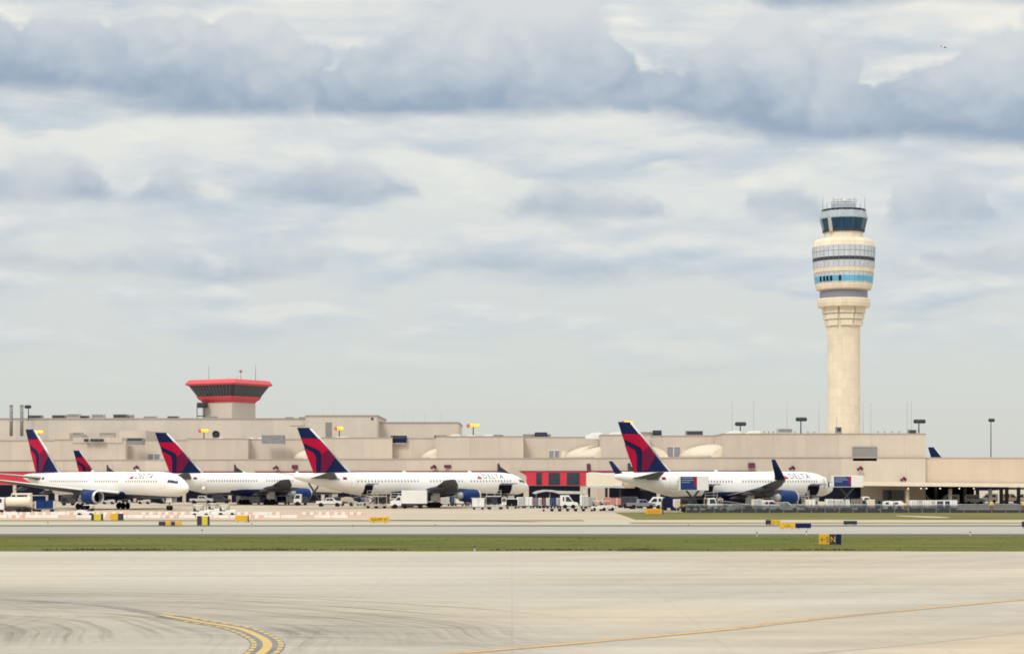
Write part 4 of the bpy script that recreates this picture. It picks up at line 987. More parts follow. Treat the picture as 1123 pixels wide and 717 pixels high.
for k, (px, pt) in enumerate(((443, 452), (453, 455.5), (465.5, 452.5), (483, 452), (485.5, 455), (491, 457), (500, 460), (366, 447.5), (354, 448))):
    mast(px, pt, 575, ('tall' if pt < 453 else 'short') + ' hair thin aerial on the back roof, ' + ('left', 'second', 'third', 'fourth', 'fifth', 'sixth', 'last', 'right of two on the tall block', 'left of two on the tall block')[k] + (' of the row' if k < 7 else ''), .07, 21)
# small vent heads along the right roof edge
for k, px in enumerate((838, 843, 848, 872, 886, 893, 963, 970, 978, 986)):
    b = MB(); Y = 452; b.lathe([(.10, 15.3), (.10, gz(473.3, Y)), (.26, gz(473.2, Y)), (.20, gz(472.2, Y)), (.03, gz(471.9, Y))], 8)
    tag(b.build('roof_vent', 'ltgrey', None, (gx(px, Y), Y, 0)), 'small pale roof vent standing along the right roof edge near the tower', 'vent', 'small vents on the right roof edge')
# wall lamps and gate boards on the lower wall
def wall_lamp(px, py, lab, off=.9):
    Y = lowY(px) - off; t = thing('wall_floodlight', lab, 'floodlight', (gx(px, Y), Y, 0), 0, 'dark floodlights on the lower wall'); z = gz(py, Y)
    b = MB(); b.tube((0, .9, z), (0, 0, z), .09); b.build('bracket', 'dkgrey', t)
    for dx, dz in ((-.4, -.1), (.1, .28), (.42, 0)): b = MB(); b.lathe([(.14, .3), (.30, 0), (.36, -.3)], 10, 'y', (dx, 0, z + dz)); b.build('lamp_head', 'maroon', t)
for a in ((149.5, 512.8, 'dark wall floodlight left of the leftmost jet lettering'), (302.5, 513, 'dark wall floodlight above the second jet fuselage'), (475.5, 512.2, 'dark wall floodlight above the stretched jet wing'), (725.5, 510.8, 'dark wall floodlight behind the winglet jet fin'),
          (943, 514, 'dark red wall floodlight above the front catering box'), (868.5, 513.5, 'small dark wall floodlight over the winglet jet lettering'), (990.5, 525.6, 'dark red floodlight above the white canopy edge')): wall_lamp(*a)
for a, c, pt, pb, lab in ((320, 326.5, 509.6, 514.2, 'dark red gate board left of the stretched jet fin'), (487, 494.5, 509.5, 513, 'dark red gate board above the stretched jet wing'), (643.5, 647.5, 508.2, 515.5, 'dark red gate board right of the red window band'), (820.5, 828, 507.2, 513, 'dark red gate board above the winglet jet')):
    Y = lowY((a + c) / 2) - .5; t = thing('gate_board', lab, 'sign', (gx((a + c) / 2, Y), Y, 0), 0, 'gate boards on the lower wall'); hw = gx(c, Y) - gx(a, Y); hw /= 2
    b = MB(); b.bbox(-hw, hw, -.12, .12, gz(pb, Y), gz(pt, Y), .03); b.build('panel', 'maroon', t)
    b = MB(); b.box(-.15, .15, .1, .5, gz(pb, Y) + .2, gz(pb, Y) + .5); b.build('bracket', 'dkgrey', t)

# ------------------------------------------------------------ jet bridge boxes and low canopy in the middle
Y = 448
t = thing('jet_bridge', 'cream jet bridge box on posts right of the red window band', 'jet bridge', (gx(661, Y), Y, 0))
def rel(px): return gx(px, 448) - gx(661, 448)
b = MB(); b.bbox(rel(643), rel(682), -2, 1.6, gz(533, Y), gz(518.5, Y), .08); b.build('corridor', 'cream', t)
b = MB(); b.box(rel(642), rel(684), -2.4, 1.8, gz(534.5, Y), gz(533.2, Y)); b.build('floor_beam', 'paleglass', t)
for px in (646, 665, 680): b = MB(); b.tube((rel(px), 0, 0), (rel(px), 0, gz(534, Y)), .3, n=10); b.build('post', 'dkgrey', t)
b = MB(); b.lathe([(2.2, gz(535, Y)), (2.2, gz(518, Y)), (1.9, gz(517, Y))], 20, c=(rel(686), 1.0, 0)); b.build('rotunda', 'cream', t)
Y = 436
t = thing('curved_canopy', 'long white canopy with an arched dark opening above the baggage carts', 'canopy', (gx(612, Y), Y, 0)); r_ = lambda px: gx(px, 436) - gx(612, 436)
pts = [(r_(584), gz(540.6, Y)), (r_(588), gz(538.6, Y)), (r_(597), gz(537.0, Y)), (r_(606), gz(537.3, Y)), (r_(612), gz(538.2, Y)), (r_(642), gz(539.0, Y)), (r_(642), gz(541.4, Y)), (r_(613), gz(541.2, Y)), (r_(607), gz(539.4, Y)), (r_(599), gz(538.6, Y)), (r_(592), gz(539.8, Y)), (r_(587), gz(541.6, Y))]
b = MB(); b.prism(pts, -1, 9, 'y'); b.build('roof', 'ltgrey', t)
for px in (588, 603, 622, 640): b = MB(); b.tube((r_(px), 0, 0), (r_(px), 0, gz(540.4, Y)), .14); b.build('post', 'grey', t)

# ------------------------------------------------------------ vehicles and ground equipment
def wheel_set(t, xs, hw, r, m_='black', w2=.13):
    for x in xs:
        for sd in (-1, 1):
            b = MB(); b.lathe([(r * .6, -w2), (r * .93, -w2), (r, -w2 * .5), (r, w2 * .5), (r * .93, w2), (r * .6, w2)], 16, 'y', (x, sd * (hw - w2 * .8), r)); o = b.build('wheel', 'black', t)
            b = MB(); b.lathe([(.04, -w2 * .9), (r * .58, -w2 * .98), (r * .58, w2 * .98), (.04, w2 * .9)], 12, 'y', (x, sd * (hw - w2 * .8), r)); b.build('hub', 'ltgrey', o)
def road_vehicle(name, label, cat, loc, rotz, prof, hw, wins, axles, r, colour, group=None, stripe=None, lamps=True, under='dkgrey'):
    """prof: side outline (x forward, z); wins: side window polygons; faces +x before rotation"""
    t = thing(name, label, cat, loc, rotz, group)
    b = MB(); b.prism(prof, -hw, hw, 'y', bev=.05); b.build('body', colour, t)
    for w_ in wins:
        for sd in (-1, 1): MB().prism(w_, sd * (hw + .012) - .01, sd * (hw + .012) + .01, 'y').build('window', 'glass', t)
    # windscreen: the two steepest outline edges facing forward above the bonnet
    x1 = max(p[0] for p in prof); x0 = min(p[0] for p in prof); zb = min(p[1] for p in prof)
    if stripe:
        for sd in (-1, 1): MB().box(x0 + .1, x1 - .15, sd * (hw + .014) - .008, sd * (hw + .014) + .008, stripe[1], stripe[2]).build('stripe', stripe[0], t)
    for x in axles:
        for sd in (-1, 1): MB().lathe([(r * 1.18, sd * (hw + .012) - .01), (r * 1.18, sd * (hw + .012) + .01)], 18, 'y', (x, 0, r * 1.02)).build('wheel_arch', 'void', t)
    wheel_set(t, axles, hw + .05, r)
    b = MB(); b.box(x0 + .12, x1 - .12, -hw + .1, hw - .1, zb - .14, zb + .1); b.build('chassis', under, t)
    if lamps:
        for sd in (-1, 1):
            b = MB(); b.bbox(x1 - .05, x1 + .03, sd * (hw - .28) - .14, sd * (hw - .28) + .14, zb + .28, zb + .48, .02); b.build('headlight', 'chrome', t)
            b = MB(); b.bbox(x0 - .03, x0 + .05, sd * (hw - .18) - .09, sd * (hw - .18) + .09, zb + .35, zb + .65, .02); b.build('tail_light', 'red', t)
    return t
def pickup(label, loc, rotz, colour='white', **k):
    return road_vehicle('pickup_truck', label, 'pickup truck', loc, rotz, [(-2.7, .55), (-2.7, 1.15), (-.75, 1.15), (-.62, 1.85), (.75, 1.85), (1.35, 1.25), (2.6, 1.12), (2.7, .95), (2.7, .55)], .95,
        [[(-.5, 1.25), (-.5, 1.72), (.1, 1.72), (.1, 1.25)], [(.18, 1.25), (.18, 1.72), (.68, 1.72), (1.1, 1.25)]], (-1.7, 1.75), .38, colour, **k)
def van(label, loc, rotz, colour='white', name='service_van', L=5.2, H=2.2, **k):
    h = L / 2
    return road_vehicle(name, label, 'van', loc, rotz, [(-h, .5), (-h, H - .1), (-h + .15, H), (h - 1.75, H), (h - .95, 1.35), (h - .1, 1.15), (h, .95), (h, .5)], .98,
        [[(h - 2.4, 1.35), (h - 2.4, H - .3), (h - 1.8, H - .3), (h - 1.12, 1.35)], [(-h + .5, 1.4), (-h + .5, H - .3), (h - 2.7, H - .3), (h - 2.7, 1.4)]], (-h + .95, h - .95), .36, colour, **k)
def car(label, loc, rotz, colour, **k):
    return road_vehicle('parked_car', label, 'car', loc, rotz, [(-2.3, .45), (-2.35, 1.0), (-1.9, 1.7), (-1.6, 1.78), (.3, 1.78), (1.1, 1.1), (2.2, .98), (2.35, .8), (2.35, .45)], .92,
        [[(-1.75, 1.08), (-1.62, 1.6), (-.55, 1.64), (-.55, 1.08)], [(-.45, 1.08), (-.45, 1.64), (.22, 1.64), (.85, 1.08)]], (-1.45, 1.45), .35, colour, **k)
def tug(label, loc, rotz, colour='white', group='small airport tugs'):
    t = thing('baggage_tug', label, 'tug', loc, rotz, group)
    b = MB(); b.prism([(-1.4, .35), (-1.4, .85), (-.2, .85), (-.1, .98), (.9, 1.05), (1.4, .95), (1.45, .35)], -.7, .7, 'y', bev=.05); b.build('body', colour, t)
    b = MB(); b.bbox(-1.15, .35, -.66, .66, 1.78, 1.86, .03); b.build('canopy', colour, t)
    for x in (-1.1, .3):
        for sd in (-1, 1): b = MB(); b.tube((x, sd * .6, .85), (x - .02, sd * .6, 1.8), .035); b.build('canopy_post', 'dkgrey', t)
    b = MB(); b.bbox(-.9, -.3, -.5, .5, .85, 1.0, .04); b.bbox(-1.05, -.88, -.5, .5, .85, 1.35, .04); b.build('seat', 'black', t)
    b = MB(); b.tube((.2, .25, .95), (-.05, .25, 1.2), .03); b.lathe([(.17, -.02), (.2, 0), (.17, .02)], 14, 'x', (-.08, .25, 1.22), caps=False); b.build('steering_wheel', 'black', t)
    wheel_set(t, (-.9, .9), .72, .32); return t
def cart(label, loc, rotz, side='curtain', roof='white', L=3.2, H=1.75, group='baggage carts on the apron', ends='white', post=True):
    t = thing('baggage_cart', label, 'baggage cart', loc, rotz, group); h = L / 2; zb = .5
    b = MB(); b.bbox(-h, h, -.78, .78, zb - .1, zb + .06, .03); b.build('deck', 'grey', t)
    b = MB(); b.bbox(-h - .04, h + .04, -.82, .82, H + .28, H + .38, .03); b.build('roof', roof, t)
    for x in (-h + .05, h - .05): b = MB(); b.bbox(x - .05, x + .05, -.78, .78, zb, H + .3, .02); b.build('end_panel', ends, t)
    n = 2
    for sd in (-1, 1):
        for k in range(n):
            b = MB(); x0, x1 = -h + .14 + k * (L - .2) / n, -h + .08 + (k + 1) * (L - .2) / n; m_ = 9; fr, bk = [], []
            for i in range(m_ + 1):
                x = x0 + (x1 - x0) * i / m_; fr.append((x, sd * (.77 + .035 * math.sin(i * 2.1)))); 
            pl_ = fr + [(p[0], sd * .70) for p in fr[::-1]]; b.prism(pl_, zb + .08, H + .24, 'z'); b.build('curtain', side, t)
    wheel_set(t, (-h + .5, h - .5), .74, .24, w2=.08)
    b = MB(); b.tube((h, 0, .32), (h + .7, 0, .28), .04); b.build('tow_bar', 'dkgrey', t); return t
def uld(label, loc, rotz=0.0, m_='white', door='ltgrey', L=1.9, H=1.62, z0=.52, group='cargo containers on the apron'):
    t = thing('cargo_container', label, 'container', (loc[0], loc[1], 0), rotz, group); h = L / 2
    b = MB(); b.prism([(-h, z0 + .45), (-h, z0 + H), (h, z0 + H), (h, z0), (-h + .4, z0)], -.76, .76, 'y', bev=.03); b.build('shell', m_, t)
    b = MB(); b.bbox(-h + .42, h - .12, -.79, -.74, z0 + .15, z0 + H - .14, .01); b.build('door', door, t)
    b = MB(); [b.box(x - .03, x + .03, -.815, -.77, z0 + .1, z0 + H - .08) for x in (-h + .42, .15, h - .1)]; b.build('door_rail', 'grey', t)
    d_ = thing('container_dolly', 'flat dolly under the ' + label, 'dolly', loc, rotz, 'dollies under the containers')
    b = MB(); b.bbox(-h - .1, h + .1, -.8, .8, .36, .5, .03); b.build('frame', 'dkgrey', d_)
    wheel_set(d_, (-h + .35, h - .35), .74, .2, w2=.07)
    b = MB(); b.tube((h, 0, .38), (h + .6, 0, .3), .04); b.build('tow_bar', 'dkgrey', d_); return t
def box_truck(label, loc, rotz, colour='white', L=5.0, H=3.55):
    t = thing('box_truck', label, 'truck', loc, rotz)
    b = MB(); b.bbox(-L / 2 - .9, L / 2 - .9, -1.2, 1.2, .98, H, .06); b.build('cargo_box', colour, t)
    xc = L / 2 - .88; b = MB(); b.prism([(xc, .6), (xc, 2.45), (xc + .75, 2.45), (xc + 1.25, 1.75), (xc + 2.0, 1.55), (xc + 2.15, 1.3), (xc + 2.15, .6)], -1.05, 1.05, 'y', bev=.06); cab_ = b.build('cab', colour, t)
    [M_.build('window', 'glass', cab_) for M_ in [MB().prism([(xc + .2, 1.6), (xc + .2, 2.25), (xc + .72, 2.25), (xc + 1.1, 1.65)], sd * 1.062 - .012, sd * 1.062 + .012, 'y') for sd in (-1, 1)]]
    b = MB(); b.add([(xc + .80, -.9, 2.40), (xc + .80, .9, 2.40), (xc + 1.29, .9, 1.78), (xc + 1.29, -.9, 1.78)], [(0, 1, 2, 3)]); b.build('windscreen', 'glass', cab_)
    b = MB(); b.box(-L / 2 - .8, xc + 1.9, -.5, .5, .62, .98); b.box(-L / 2 + .9, L / 2 - 1.9, -1.1, 1.1, .5, .9); b.build('chassis', 'dkgrey', t)
    wheel_set(t, (-L / 2 + .45, xc + 1.25), 1.1, .46, w2=.16)
    b = MB(); b.box(-L / 2 - .95, -L / 2 - .89, -1.1, 1.1, 1.05, H - .15); b.build('roller_door', 'ltgrey', t); return t
def scissor_legs(b, x0, x1, y, z0, z1, r=.11): b.tube((x0, y, z0), (x1, y, z1), r); b.tube((x1, y, z0), (x0, y, z1), r)
def catering(label, loc, rotz, zlift, advert=True, L=6.2, H=2.0, box_m='white'):
    t = thing('catering_truck', label, 'catering truck', loc, rotz, 'catering trucks with raised boxes'); h = L / 2
    b = MB(); b.box(-h, h + 1.0, -.55, .55, .7, 1.0); b.build('chassis', 'dkgrey', t)
    b = MB(); b.prism([(h - .1, .6), (h - .1, 2.5), (h + 1.1, 2.5), (h + 1.5, 1.5), (h + 1.6, .6)], -1.15, 1.15, 'y', bev=.06); c_ = b.build('cab', 'white', t)
    [M_.build('window', 'glass', c_) for M_ in [MB().prism([(h + .2, 1.55), (h + .2, 2.3), (h + 1.0, 2.3), (h + 1.3, 1.55)], sd * 1.162 - .012, sd * 1.162 + .012, 'y') for sd in (-1, 1)]]
    wheel_set(t, (-h + .9, h + .7), 1.15, .48, w2=.17)
    b = MB(); [scissor_legs(b, -h + 1.3, h - 1.6, y, 1.0, zlift) for y in (-.95, -.55, .55, .95)]; b.build('scissor_lift', 'dkgrey', t)
    b = MB(); b.bbox(-h, h, -1.2, 1.2, zlift, zlift + H, .06); bx = b.build('lift_box', box_m, t)
    b = MB(); b.box(-h - 1.3, -h + .02, -1.0, 1.0, zlift - .12, zlift); b.build('front_platform', 'ltgrey', t)
    [MB().tube((-h - 1.25, y, zlift), (-h - 1.25, y, zlift + 1.0), .035).tube((-h - 1.25, y, zlift + 1.0), (-h, y, zlift + 1.0), .035).build('hand_rail', 'ltgrey', t) for y in (-.95, .95)]
    if advert:
        b = MB(); x0, x1 = -h + .18, -h + L * .60; b.box(x0, x1, -1.225, -1.19, zlift + .12, zlift + H - .12); ad = b.build('advert_panel', 'adblue', bx)
        b = MB(); b.box(x1 - .42, x1 - .02, -1.24, -1.22, zlift + .7, zlift + H - .14); b.build('advert_corner', 'tailred', ad)
        b = MB()
        for k, (u0, u1) in enumerate(((.08, .70), (.08, .78), (.08, .50))):
            xx = x0 + (x1 - x0) * u0; rr = random.Random(k + int(loc[0])); z_ = zlift + H - .45 - k * .36
            while xx < x0 + (x1 - x0) * u1: w_ = rr.uniform(.12, .3); b.box(xx, xx + w_, -1.24, -1.22, z_, z_ + .16); xx += w_ + .07
        b.build('advert_lettering', 'adpale', ad)
    return t
def loader(label, loc, rotz, zp, colour='ltgrey', L=5.0):
    t = thing('cargo_loader', label, 'cargo loader', loc, rotz, 'cargo loaders at the open holds'); h = L / 2
    b = MB(); b.bbox(-h, h, -1.1, 1.1, .45, .85, .05); b.build('chassis', colour, t)
    b = MB(); b.bbox(-h + .1, h - .6, -1.15, 1.15, zp - .18, zp, .03); p_ = b.build('platform', colour, t)
    for y in (-1.1, 1.1):
        b = MB(); [b.tube((x, y, zp), (x, y, zp + 1.0), .035) for x in (-h + .15, -h + 1.7, h - .65)]
        b.tube((-h + .15, y, zp + 1.0), (h - .65, y, zp + 1.0), .035); b.tube((-h + .15, y, zp + .5), (h - .65, y, zp + .5), .03); b.build('hand_rail', 'ltgrey', p_)
    b = MB(); [scissor_legs(b, -h + .5, h - 1.0, y, .85, zp - .15, .09) for y in (-.9, .9)]; b.tube((0, -.9, (zp + .7) / 2), (0, .9, (zp + .7) / 2), .06); b.build('scissor_lift', 'dkgrey', t)
    b = MB(); b.bbox(h - .55, h + .35, -1.0, -.2, .85, 2.3, .05); c_ = b.build('cabin', 'white', t)
    b = MB(); b.box(h - .45, h + .25, -1.02, -.99, 1.45, 2.15); b.build('window', 'glass', c_)
    for x in (-h + .05, h - .1):
        for y in (-1.0, 1.0): b = MB(); b.tube((x, y, .4), (x, y, 2.6), .06); b.build('guide_post', 'tan', t)
    wheel_set(t, (-h + .7, h - .7), 1.05, .42, w2=.14); return t
def belt_loader(label, loc, rotz, zt_=2.6):
    t = thing('belt_loader', label, 'belt loader', loc, rotz, 'belt loaders under the jets')
    b = MB(); b.prism([(-2.2, .4), (-2.2, 1.0), (-.4, 1.05), (-.2, .8), (2.2, .8), (2.3, .4)], -.9, .9, 'y', bev=.04); b.build('body', 'ltgrey', t)
    b = MB(); b.prism([(-3.2, .75), (-3.2, .95), (3.4, zt_ + .2), (3.4, zt_)], -.45, .45, 'y'); bl = b.build('conveyor', 'dkgrey', t)
    [MB().tube((-3.2, y, 1.25), (3.4, y, zt_ + .5), .04).build('side_rail', 'tan', bl) for y in (-.5, .5)]
    wheel_set(t, (-1.5, 1.5), .9, .36, w2=.12); return t
def GP(px, py): Y = gy(py); return (gx(px, Y), Y, 0)

# left edge
t = thing('tank_truck', 'white tanker truck with dark wheels at the far left edge', 'truck', GP(14, 563.2), PI)
b = MB(); b.prism([(1.2, .7), (1.2, 2.75), (2.4, 2.75), (2.85, 2.0), (3.2, 1.9), (3.3, .7)], -1.1, 1.1, 'y', bev=.07); c_ = b.build('cab', 'white', t)
[M_.build('window', 'glass', c_) for M_ in [MB().prism([(1.6, 1.9), (1.6, 2.55), (2.3, 2.55), (2.65, 1.9)], sd * 1.112 - .012, sd * 1.112 + .012, 'y') for sd in (-1, 1)]]
b = MB(); b.lathe([(.7, -3.1), (.88, -2.95), (.88, .85), (.7, 1.0)], 24, 'x', (0, 0, 1.95)); b.v = [(v[0], v[1] * 1.25, v[2]) for v in b.v]; tk = b.build('tank', 'cream', t)
b = MB(); [b.lathe([(.2, 2.75), (.2, 2.95), (.05, 2.97)], 12, c=(x, 0, 0)) for x in (-2, -.6)]; b.build('hatch', 'grey', tk)
b = MB(); b.box(-3.1, 3.0, -.45, .45, .65, 1.05); b.box(-2.7, .9, -1.05, 1.05, .5, 1.0); b.build('chassis', 'dkgrey', t)
wheel_set(t, (-2.4, -1.3, 2.3), 1.1, .5, w2=.18)
van('boxy beige van showing above the far left tanker', GP(19, 560.6), PI, 'cream', 'beige_van', 5.0, 3.3)
cart('baggage cart with two plain blue curtains right of the tanker', GP(50, 560.8), 0, 'curtain', 'curtain', 3.3, 1.65, ends='white')
uld('white container behind the blue curtained cart', GP(39.5, 560.4), 0, 'white', 'cream', 1.3, 1.45, .3)
cart('tall white baggage cart with two blue stripes under the left wing', GP(42, 556.9), 0, 'navy', 'white', 3.6, 2.2)
tug('white tug in front of the leftmost jet engine', GP(94.5, 566.4), PI); tug('white tug hidden behind the black and yellow sign', GP(220.5, 566.8), 0); tug('white tug with canopy left of the orange sign', GP(249, 566.2), 0)
tug('white tug beside the lamp pole and black sign', GP(236.5, 564.0), 0)
t = thing('lamp_pole', 'thin grey lamp pole with a white head before the second jet tail', 'street lamp', GP(226.5, 561.6)); 
b = MB(); b.tube((0, 0, 0), (0, 0, 4.2), .07, .05, 8); b.tube((0, 0, 4.2), (-.45, 0, 4.35), .05); b.build('pole', 'grey', t)
b = MB(); b.lathe([(.10, 4.55), (.32, 4.35), (.32, 4.05), (.10, 3.95)], 12, c=(-.5, 0, 0)); b.build('lamp_head', 'white', t)
b = MB(); b.lathe([(.3, 0), (.3, .12), (.1, .3)], 10); b.build('base', 'ltgrey', t)
# under and around the second jet
car('dark car with pale roof parked under the second jet', GP(242, 551.6), 0, 'dkgrey'); pickup('pale pickup behind the leftmost jet nose', GP(221, 551.9), 0, 'ltgrey')
van('white van under the second jet belly near its gear', GP(267, 552.6), R(80), 'white', 'service_van', 4.8, 2.1)
uld('pale container left of the second jet main wheels', GP(279.5, 553.0), 0, 'ltgrey', 'paleglass', 2.4, 1.7, .3); uld('white container with a navy door below the second jet wing', GP(308.5, 552.8), 0, 'white', 'navy', 2.6, 1.6, .45)
uld('white container next to the second jet engine', GP(320, 552.8), 0, 'white', 'ltgrey', 2.2, 1.3, .45)
for px, py, rz, lab in ((119, 552.6, 0, 'low white cart seen under the leftmost jet belly'), (136, 552.8, 0, 'low white cart right of another beneath the leftmost jet'), (158, 552.4, 0, 'low pale cart below the leftmost jet lettering')):
    tug(lab, GP(px, py), rz, 'ltgrey')
catering('catering truck with crossed dark legs behind the stretched jet tail', (gx(344, 437), 437, 0), PI, 4.9, False, 5.4, 1.9, 'cream')
pickup('white pickup parked under the stretched jet tail', GP(361, 555.2), 0)
t = thing('equipment_cover', 'tan canvas covered equipment on thin legs under the stretched jet', 'equipment', GP(381, 554.8))
b = MB(); b.prism([(-1.5, 1.0), (-1.3, 1.75), (-.3, 2.0), (.9, 1.85), (1.5, 1.1), (1.2, .85)], -.7, .7, 'y', bev=.08); b.build('canvas', 'tan', t)
for x in (-1.1, 1.0):
    for y in (-.5, .5): b = MB(); b.tube((x, y, 0), (x * .8, y, 1.0), .06); b.build('leg', 'dkgrey', t)
belt_loader('belt loader beneath the stretched jet, left of the open rear hold', GP(393, 554.6), 0, 2.4)
yw3, P3 = PL3; q = plane_pt(PL3, 42.5, -4.8); loader('cargo loader under the open rear hold of the stretched jet', (q[0], q[1], 0), yw3 + PI / 2, 2.5, 'tan', 4.4)
q = plane_pt(PL3, 38.5, -5.5); loader('pale cargo loader just behind the box truck cab', (q[0] + 1, q[1] - 2, 0), 0, 2.0, 'ltgrey', 3.6)
box_truck('white box truck parked nose left below the stretched jet wing', GP(449.5, 557.4), PI)
# container train under the wing
for k, (px, m_, dm, L_) in enumerate(((471.5, 'paleglass', 'ltgrey', 2.2), (480.5, 'maroon', 'pink', 1.3), (488, 'white', 'ltgrey', 2.2), (496, 'navy', 'curtain', 1.1), (503.5, 'paleglass', 'white', 2.2), (512.5, 'maroon', 'pink', 1.2))):
    uld(('pale container', 'dark red container', 'white container', 'navy container', 'pale glassy container', 'dark red container')[k] + (' nearest the box truck', ' second from the box truck', ' in mid train under the wing', ' below the stretched jet engine', ' right of the navy container', ' at the right end of the train')[k], GP(px, 554.6), 0, m_, dm, L_, 1.65, .5)
cart('white baggage cart with a navy left curtain before the cargo loader', GP(524.5, 558.6), 0, 'white', 'white', 2.6, 1.85, ends='navy')
q = plane_pt(PL3, 8.0, -6.0); loader('cargo loader raised to the open front hold of the stretched jet', (gx(543, 385), 385, 0), 0, 2.6, 'ltgrey', 3.6)
cart('dark open sided cart below the stretched jet nose', GP(561, 557.6), 0, 'void', 'white', 2.6, 1.6)
# middle row of carts and containers
ROW = [(571, 'white', 'ltgrey', 1.6, 'white container nearest the stretched jet nose'), (579, 'white', 'white', 1.9, 'white container left of the purple one'), (587, 'purple', 'purple', 1.4, 'purple container in the central row'),
       (592, 'white', 'ltgrey', .9, 'narrow white container between purple and dark red'), (596.3, 'maroon', 'maroon', 1.0, 'narrow dark red container in the central row'), (600.5, 'cream', 'white', .9, 'narrow cream container left of the blue one'),
       (606.5, 'adblue', 'curtain', 1.35, 'bright blue container in the central row'), (613, 'ltgrey', 'ulddot', 1.2, 'grey scuffed container right of the bright blue one')]
for px, m_, dm, L_, lab in ROW: uld(lab, GP(px, 557.0), 0, m_, dm, L_, 1.75 if px < 585 else 1.6, .45)
t = van('white crew bus with upright windows in the central row', GP(624, 557.2), 0, 'white', 'crew_bus', 3.5, 2.6)
uld('white container with two small dark hatches beside the crew bus', GP(640.5, 557.6), 0, 'white', 'ltgrey', 1.6, 2.2, .4); uld('mottled grey container left of the orange barrier post', GP(646.5, 557.2), 0, 'ulddot', 'ulddot', 2.4, 1.75, .45)
t = thing('hazard_post', 'upright orange red barrier at the end of the central row', 'barrier', GP(654.6, 557.4)); b = MB(); b.bbox(-.3, .3, -.25, .25, .1, 2.1, .05); b.build('panel', 'orange', t); b = MB(); b.bbox(-.5, .5, -.4, .4, 0, .12, .03); b.build('base', 'dkgrey', t)
for k, px in enumerate((601, 609.5, 618, 627, 635.5, 644)):
    d_ = thing('flat_dolly', ('leftmost', 'second', 'third', 'fourth', 'fifth', 'rightmost')[k] + ' empty low dolly in the row before the central containers', 'dolly', GP(px, 560.4), 0, 'empty dollies in a row')
    b = MB(); b.bbox(-1.15, 1.15, -.75, .75, .34, .48, .03); b.build('deck', 'ltgrey', d_); b = MB(); [b.tube((x, -.7, .52), (x, .7, .52), .04) for x in (-.9, -.45, 0, .45, .9)]; b.build('rollers', 'grey', d_)
    wheel_set(d_, (-.8, .8), .72, .2, w2=.07)
tug('white tug at the right end of the empty dolly row', GP(657, 560.0), 0); tug('white tug alone right of another before the pink carts', GP(665.3, 559.9), R(20))
for k, px in enumerate((668.5, 676.5, 684.5)): cart(('left', 'middle', 'right')[k] + ' one of three faded red curtained carts behind the winglet jet tail', GP(px, 556.4), 0, 'pink', 'orange' if k == 0 else 'ltgrey', 2.9, 1.7)
t = van('dark tractor truck with pale cab under the winglet jet tail', GP(694.5, 557.0), R(-20), 'dkgrey', 'tow_truck', 4.6, 2.3); pickup('dark pickup below the winglet jet tail', GP(703, 557.8), R(10), 'greyblue')
van('white van with grimy panels behind the yellow ramp sign', GP(717, 557.6), PI, 'white', 'service_van', 3.7, 2.3)
tug('pale tug loaded with bags left of the chevron barrel', GP(732, 559.0), 0, 'tan'); 
uld('white container left of the chevron barrel', GP(742, 559.6), 0, 'white', 'cream', 1.3, 1.7, .4)
t = thing('chevron_barrel', 'yellow and black chevron barrel at the left end of the fence', 'barrel', GP(749.5, 560.6))
b = MB(); b.lathe([(.42, .0), (.45, .1), (.45, 1.2), (.40, 1.28)], 18); b.build('drum', 'yellow', t)
b = MB(); [b.prism([(-.40, z_), (0, z_ - .35), (.40, z_), (.40, z_ + .22), (0, z_ - .13), (-.40, z_ + .22)], -.50, -.38, 'y') for z_ in (.5, .95)]; b.build('chevron', 'signblack', t)
# winglet jet and what stands under it
a4, P4 = PL4
q = plane_pt(PL4, 38.9, -5.6); catering('catering truck raised to the rear door of the winglet jet', (gx(760.5, 352), 352, 0), 0, gz(537.6, 352), True, 5.1, 2.55)
catering('catering truck raised to the front door of the winglet jet', (gx(929, 378), 378, 0), 0, gz(534.0, 378), True, 5.7, 2.15)
q = plane_pt(PL4, 34.5, -5.0); loader('loader under the rear hold of the winglet jet', (gx(781, 362), 362, 0), 0, 2.4, 'tan', 3.0)
belt_loader('belt loader behind the fence under the winglet jet belly', (gx(803, 360), 360, 0), PI, 1.6)
uld('tall cream container right of the winglet jet wheels', (gx(830.5, 356), 356, 0), 0, 'cream', 'paleglass', 2.0, 1.75, .5)
van('white ambulance like van with a red stripe behind the fence', (gx(847, 352), 352, 0), 0, 'white', 'service_van', 3.6, 2.15, stripe=('pink', 1.5, 1.7))
car('white estate car nose to the loader behind the fence', (gx(862, 353), 353, 0), 0, 'white')
q = plane_pt(PL4, 7.0, -5.5); loader('loader under the open front hold of the winglet jet', (gx(879.5, 372), 372, 0), R(90), 2.7, 'grey', 3.4)
for k, (px, Y, m_, dm, L_, H_) in enumerate(((888.5, 366, 'cream', 'white', 1.8, 1.6), (901, 366, 'cream', 'cream', 1.3, 1.2), (909.5, 372, 'white', 'paleglass', 1.5, 1.6), (920.5, 372, 'white', 'ltgrey', 2.0, 1.55), (928, 372, 'paleglass', 'white', 1.4, 1.55))):
    uld(('cream container right of the front hold loader', 'small cream container under the winglet jet nose', 'white container left of an orange post', 'white container under the front catering truck', 'pale container at the right under the catering truck')[k], (gx(px, Y), Y, 0), 0, m_, dm, L_, H_, .5)
t = thing('hazard_post', 'thin orange post between white containers under the jet nose', 'barrier', (gx(916, 368), 368, 0)); b = MB(); b.tube((0, 0, 0), (0, 0, 2.0), .13); b.build('pole', 'orange', t); b = MB(); b.lathe([(.4, 0), (.4, .1), (.15, .2)], 12); b.build('base', 'dkgrey', t)
t = thing('wire_basket', 'dark slatted bin right of the front catering truck', 'bin', (gx(938.5, 368), 368, 0))
